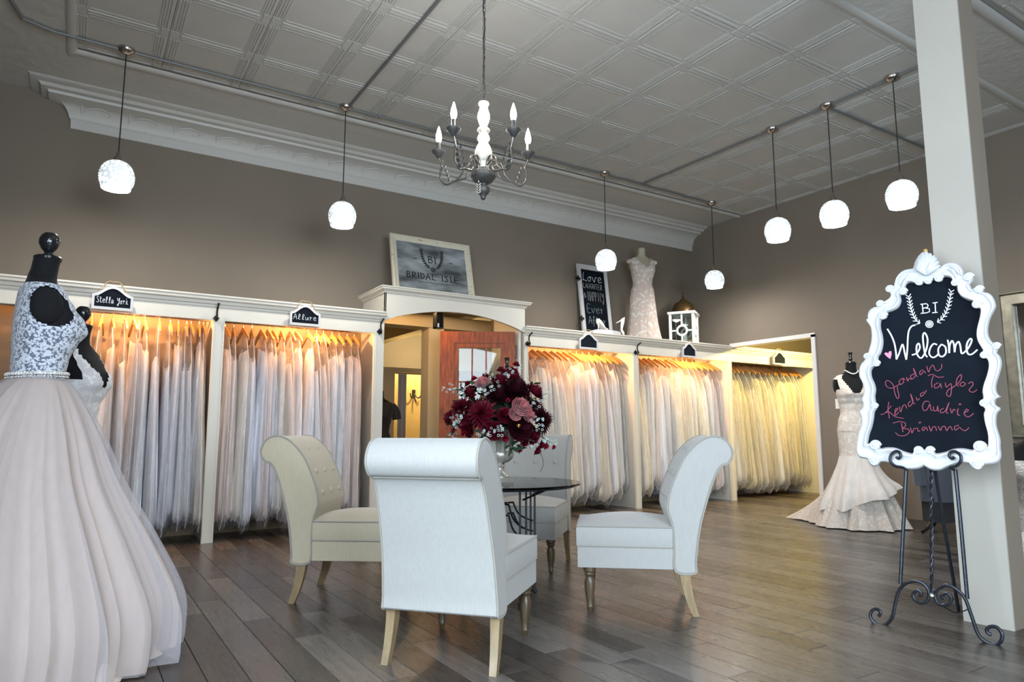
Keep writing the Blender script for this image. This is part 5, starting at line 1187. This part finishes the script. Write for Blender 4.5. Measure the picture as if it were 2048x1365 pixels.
# volutes at the joints
for zf, x, y, r in [(z1, 450, 560, .020), (z1, 340, 730, .019), (z1, 375, 865, .022), (z1, 605, 590, .020), (z1, 190, 1325, .016), (z1, 1350, 425, .022), (z1, 1470, 565, .020), (z1, 1445, 735, .022), (z1, 1195, 490, .018), (z1, 1665, 1210, .018), (z1, 1525, 1310, .016), (z1, 1010, 440, .020), (z1, 790, 480, .020), (z1, 890, 470, .018),
                    (z2, 290, 150, .018), (z2, 270, 615, .017), (z2, 1460, 585, .018), (z2, 1465, 60, .018), (z2, 275, 1045, .026), (z2, 1415, 1060, .026), (z2, 745, 1100, .020), (z2, 875, 1100, .020), (z2, 265, 1225, .021), (z2, 1395, 1265, .021)]:
    a, b = epx(*zf(x, y), BC+.03); mb = MB(); sp = []
    for k in range(34):
        t = k/33*3.2*PI; q = r*(1-.75*k/33); sp.append(ep(a+q*math.cos(t), b+q*math.sin(t), BC+.030+.004*k/33))
    mb.tube(sp, r*.30, 7); mb.ell(ep(a, b, BC+.018), r*.9, r*.9, r*.9, 12, 8); eb(mb).build('volute', 'dframe', bd)
# acanthus ridges on the two top curves
for pts in ([(560, 520), (585, 460), (620, 410), (660, 385)], [(600, 545), (630, 470), (690, 420)], [(1110, 330), (1160, 350), (1200, 400), (1215, 450)], [(1130, 300), (1200, 330), (1245, 390)]):
    eb(MB().tube(cr([ep(*epx(*z1(*p), BC+.03), BC+.030) for p in pts], 4), .006, 6, rf=lambda t: .4+1.2*math.sin(PI*t))).build('acanthus_ridge', 'dframe', bd)
# shell crest
tipx = [(735, 310), (745, 265), (765, 225), (790, 185), (820, 155), (860, 140), (905, 160), (945, 185), (980, 215), (1005, 255), (1020, 300)]
cs = MB(); root = epx(*z1(880, 400), BC+.02)
for k, p in enumerate(tipx):
    e = epx(*z1(*p), BC+.02); mid = ((root[0]*.45+e[0]*.55), (root[1]*.45+e[1]*.55))
    mb = MB().tube(cr([ep(*root, BC+.030), ep(*mid, BC+.040), ep(*e, BC+.018)], 5), .0165, 8, rf=lambda t: .45+.75*math.sin(PI*min(1, .15+t*.8)), flat=.7); eb(mb).build('shell_rib', 'dframe', bd)
mb = MB().prism([epx(*z1(*p), BC) for p in [(735, 330)]+tipx+[(1030, 330), (990, 440), (880, 470), (790, 440)]], lambda a, b, k: ep(a, b, BC+(.016 if k else 0))); eb(mb).build('crest_plate', 'dframe', bd, False)
eb(MB().ell(ep(*epx(*z1(857, 122), BC+.02), BC+.018), .011, .011, .010, 10, 7)).build('worn_tip', 'goldworn', bd, label='worn golden tip')
# chalk writing, each word a part
CH_ = BC+.006
def chalk(name, strokes, zf, r, m, flat=.5, smooth=True):
    mb = MB()
    for s in strokes:
        P = [ep(*epx(*zf(*p), CH_), CH_) for p in s]; mb.tube(cr(P, 5) if (smooth and len(P) > 2) else P, r, 6, flat=1)
    return eb(mb).build(name, m, bd)
chalk('word_welcome', [[(425, 1015), (470, 1090), (505, 1180), (522, 1280), (528, 1362)], [(528, 1362), (560, 1290), (597, 1190), (622, 1290), (640, 1365)], [(640, 1365), (652, 1250), (657, 1130), (668, 1040), (700, 985), (745, 970)],
                       [(705, 1312), (760, 1290), (795, 1230), (782, 1180), (758, 1210), (760, 1290), (790, 1340), (825, 1335), (870, 1240), (882, 1130), (852, 1060), (830, 1090), (835, 1190), (855, 1300), (880, 1335)],
                       [(990, 1195), (950, 1185), (912, 1235), (902, 1300), (940, 1340), (985, 1322), (1010, 1290)], [(1040, 1190), (1005, 1240), (1012, 1310), (1050, 1330), (1090, 1290), (1085, 1220), (1040, 1190)],
                       [(1110, 1140), (1122, 1200), (1128, 1290)], [(1128, 1290), (1135, 1200), (1160, 1150), (1182, 1190), (1190, 1280)], [(1190, 1280), (1202, 1200), (1235, 1160), (1255, 1210), (1268, 1290), (1300, 1280), (1350, 1225), (1385, 1150), (1370, 1125), (1335, 1170), (1325, 1240), (1345, 1300), (1390, 1300), (1450, 1250)]], z1, .0042, 'chalkw')
NAMES = {'word_jordan': [[(555, 372), (500, 398), (460, 420), (410, 410), (387, 370), (402, 337), (440, 350), (475, 395), (488, 470), (515, 533), (535, 510), (522, 450), (515, 400)], [(575, 310), (537, 345), (548, 380), (585, 355), (575, 312), (605, 330)], [(615, 300), (632, 345), (640, 315), (668, 325)], [(705, 262), (662, 285), (678, 322), (718, 270), (690, 202), (712, 265), (738, 298)], [(800, 218), (762, 240), (770, 275), (808, 235), (826, 258)], [(838, 180), (858, 245), (878, 195), (908, 168), (928, 215), (958, 232), (998, 200), (1000, 155)]],
         'word_taylor': [[(850, 285), (900, 270), (960, 300), (1025, 297)], [(910, 285), (890, 350), (895, 415)], [(965, 360), (922, 385), (930, 420), (975, 400), (985, 368), (1000, 420)], [(1040, 360), (1052, 410), (1100, 370), (1108, 430), (1092, 510), (1055, 490), (1072, 440), (1140, 400), (1208, 330), (1213, 272), (1172, 310), (1160, 370), (1188, 400)], [(1230, 350), (1200, 380), (1225, 400), (1260, 375), (1230, 350)], [(1290, 372), (1330, 350), (1342, 385), (1300, 440), (1340, 465), (1390, 435)]],
         'word_kendra': [[(425, 570), (415, 640), (430, 752)], [(335, 710), (385, 690), (450, 612)], [(385, 690), (430, 682), (490, 730), (585, 750)], [(490, 690), (522, 645), (498, 650), (490, 718), (535, 680)], [(538, 620), (553, 680), (573, 622), (600, 602), (620, 642)], [(662, 560), (636, 590), (650, 620), (688, 565), (660, 482), (688, 575), (712, 590)], [(722, 520), (735, 552), (760, 530)], [(810, 460), (772, 482), (776, 512), (812, 480), (835, 440)]],
         'word_audrie': [[(868, 572), (822, 562), (792, 610), (802, 660), (840, 655), (872, 592), (880, 648), (902, 668)], [(910, 620), (918, 668), (950, 658), (955, 615), (966, 680)], [(1022, 640), (987, 660), (996, 690), (1040, 668), (1082, 575), (1052, 678), (1076, 695)], [(1095, 640), (1110, 692), (1130, 650), (1155, 668)], [(1180, 642), (1174, 708), (1202, 715)], [(1190, 605), (1200, 588), (1213, 604)], [(1240, 690), (1290, 667), (1270, 650), (1246, 700), (1290, 735), (1350, 695)]],
         'word_brianna': [[(470, 802), (540, 785), (600, 800), (602, 838), (572, 858), (640, 870), (640, 910), (590, 940), (530, 935), (495, 905)], [(560, 800), (578, 900)], [(660, 850), (676, 910), (698, 862), (725, 862)], [(735, 850), (745, 890), (765, 884)], [(752, 806), (762, 788), (776, 802)], [(820, 840), (787, 860), (800, 885), (833, 850), (846, 885)], [(862, 830), (884, 890), (900, 850), (930, 842), (946, 885)], [(962, 835), (988, 882), (1004, 846), (1035, 838), (1055, 885), (1078, 850), (1100, 842), (1118, 882)], [(1190, 825), (1142, 842), (1150, 880), (1194, 850), (1220, 870), (1260, 885), (1300, 850)]]}
for k, v in NAMES.items(): chalk(k, v, z2, .0023, 'chalkp')
mb = MB().prism([epx(*z2(*p), CH_) for p in [(400, 72), (375, 45), (388, 30), (408, 32), (417, 45), (428, 18), (450, 15), (455, 50), (440, 102)]], lambda a, b, k: ep(a, b, CH_+(.002 if k else -.001))); eb(mb).build('heart', 'pinkh', bd, False)
chalk('letters_bi', [[(822, 735), (832, 835)], [(800, 735), (870, 727)], [(870, 727), (888, 745), (882, 768), (830, 780)], [(855, 776), (902, 785), (905, 818), (870, 832), (805, 838)], [(968, 717), (973, 828)], [(940, 720), (996, 712)], [(935, 832), (996, 825)]], z1, .0027, 'chalkw', smooth=False)
wr_st = []
for L_, sg in (([(668, 650), (682, 720), (695, 790), (720, 860), (758, 925), (825, 970)], 1), ([(1150, 595), (1135, 680), (1118, 760), (1085, 840), (1035, 910), (960, 955)], -1)):
    P = cr([(a, b, 0) for a, b in L_], 4); wr_st.append([(p.x, p.y) for p in P[::3]])
    for i in range(0, len(P)-2, 2):
        d = (P[max(0, i-1)]-P[i+1]).normalized(); nr = Vector((-d.y, d.x, 0))
        for sd in (-1, 1): q = P[i]+d*30+nr*sd*30; wr_st.append([(P[i].x, P[i].y), ((P[i].x+q.x)/2, (P[i].y+q.y)/2), (q.x, q.y)])
for rad in (8, 22, 38): wr_st.append([(903+rad*math.cos(2*PI*t/9)*1.1, 960+rad*math.sin(2*PI*t/9)) for t in range(10)])
chalk('laurel_wreath', wr_st, z1, .0023, 'chalkw')
# ------------------------------------------------------------------ done
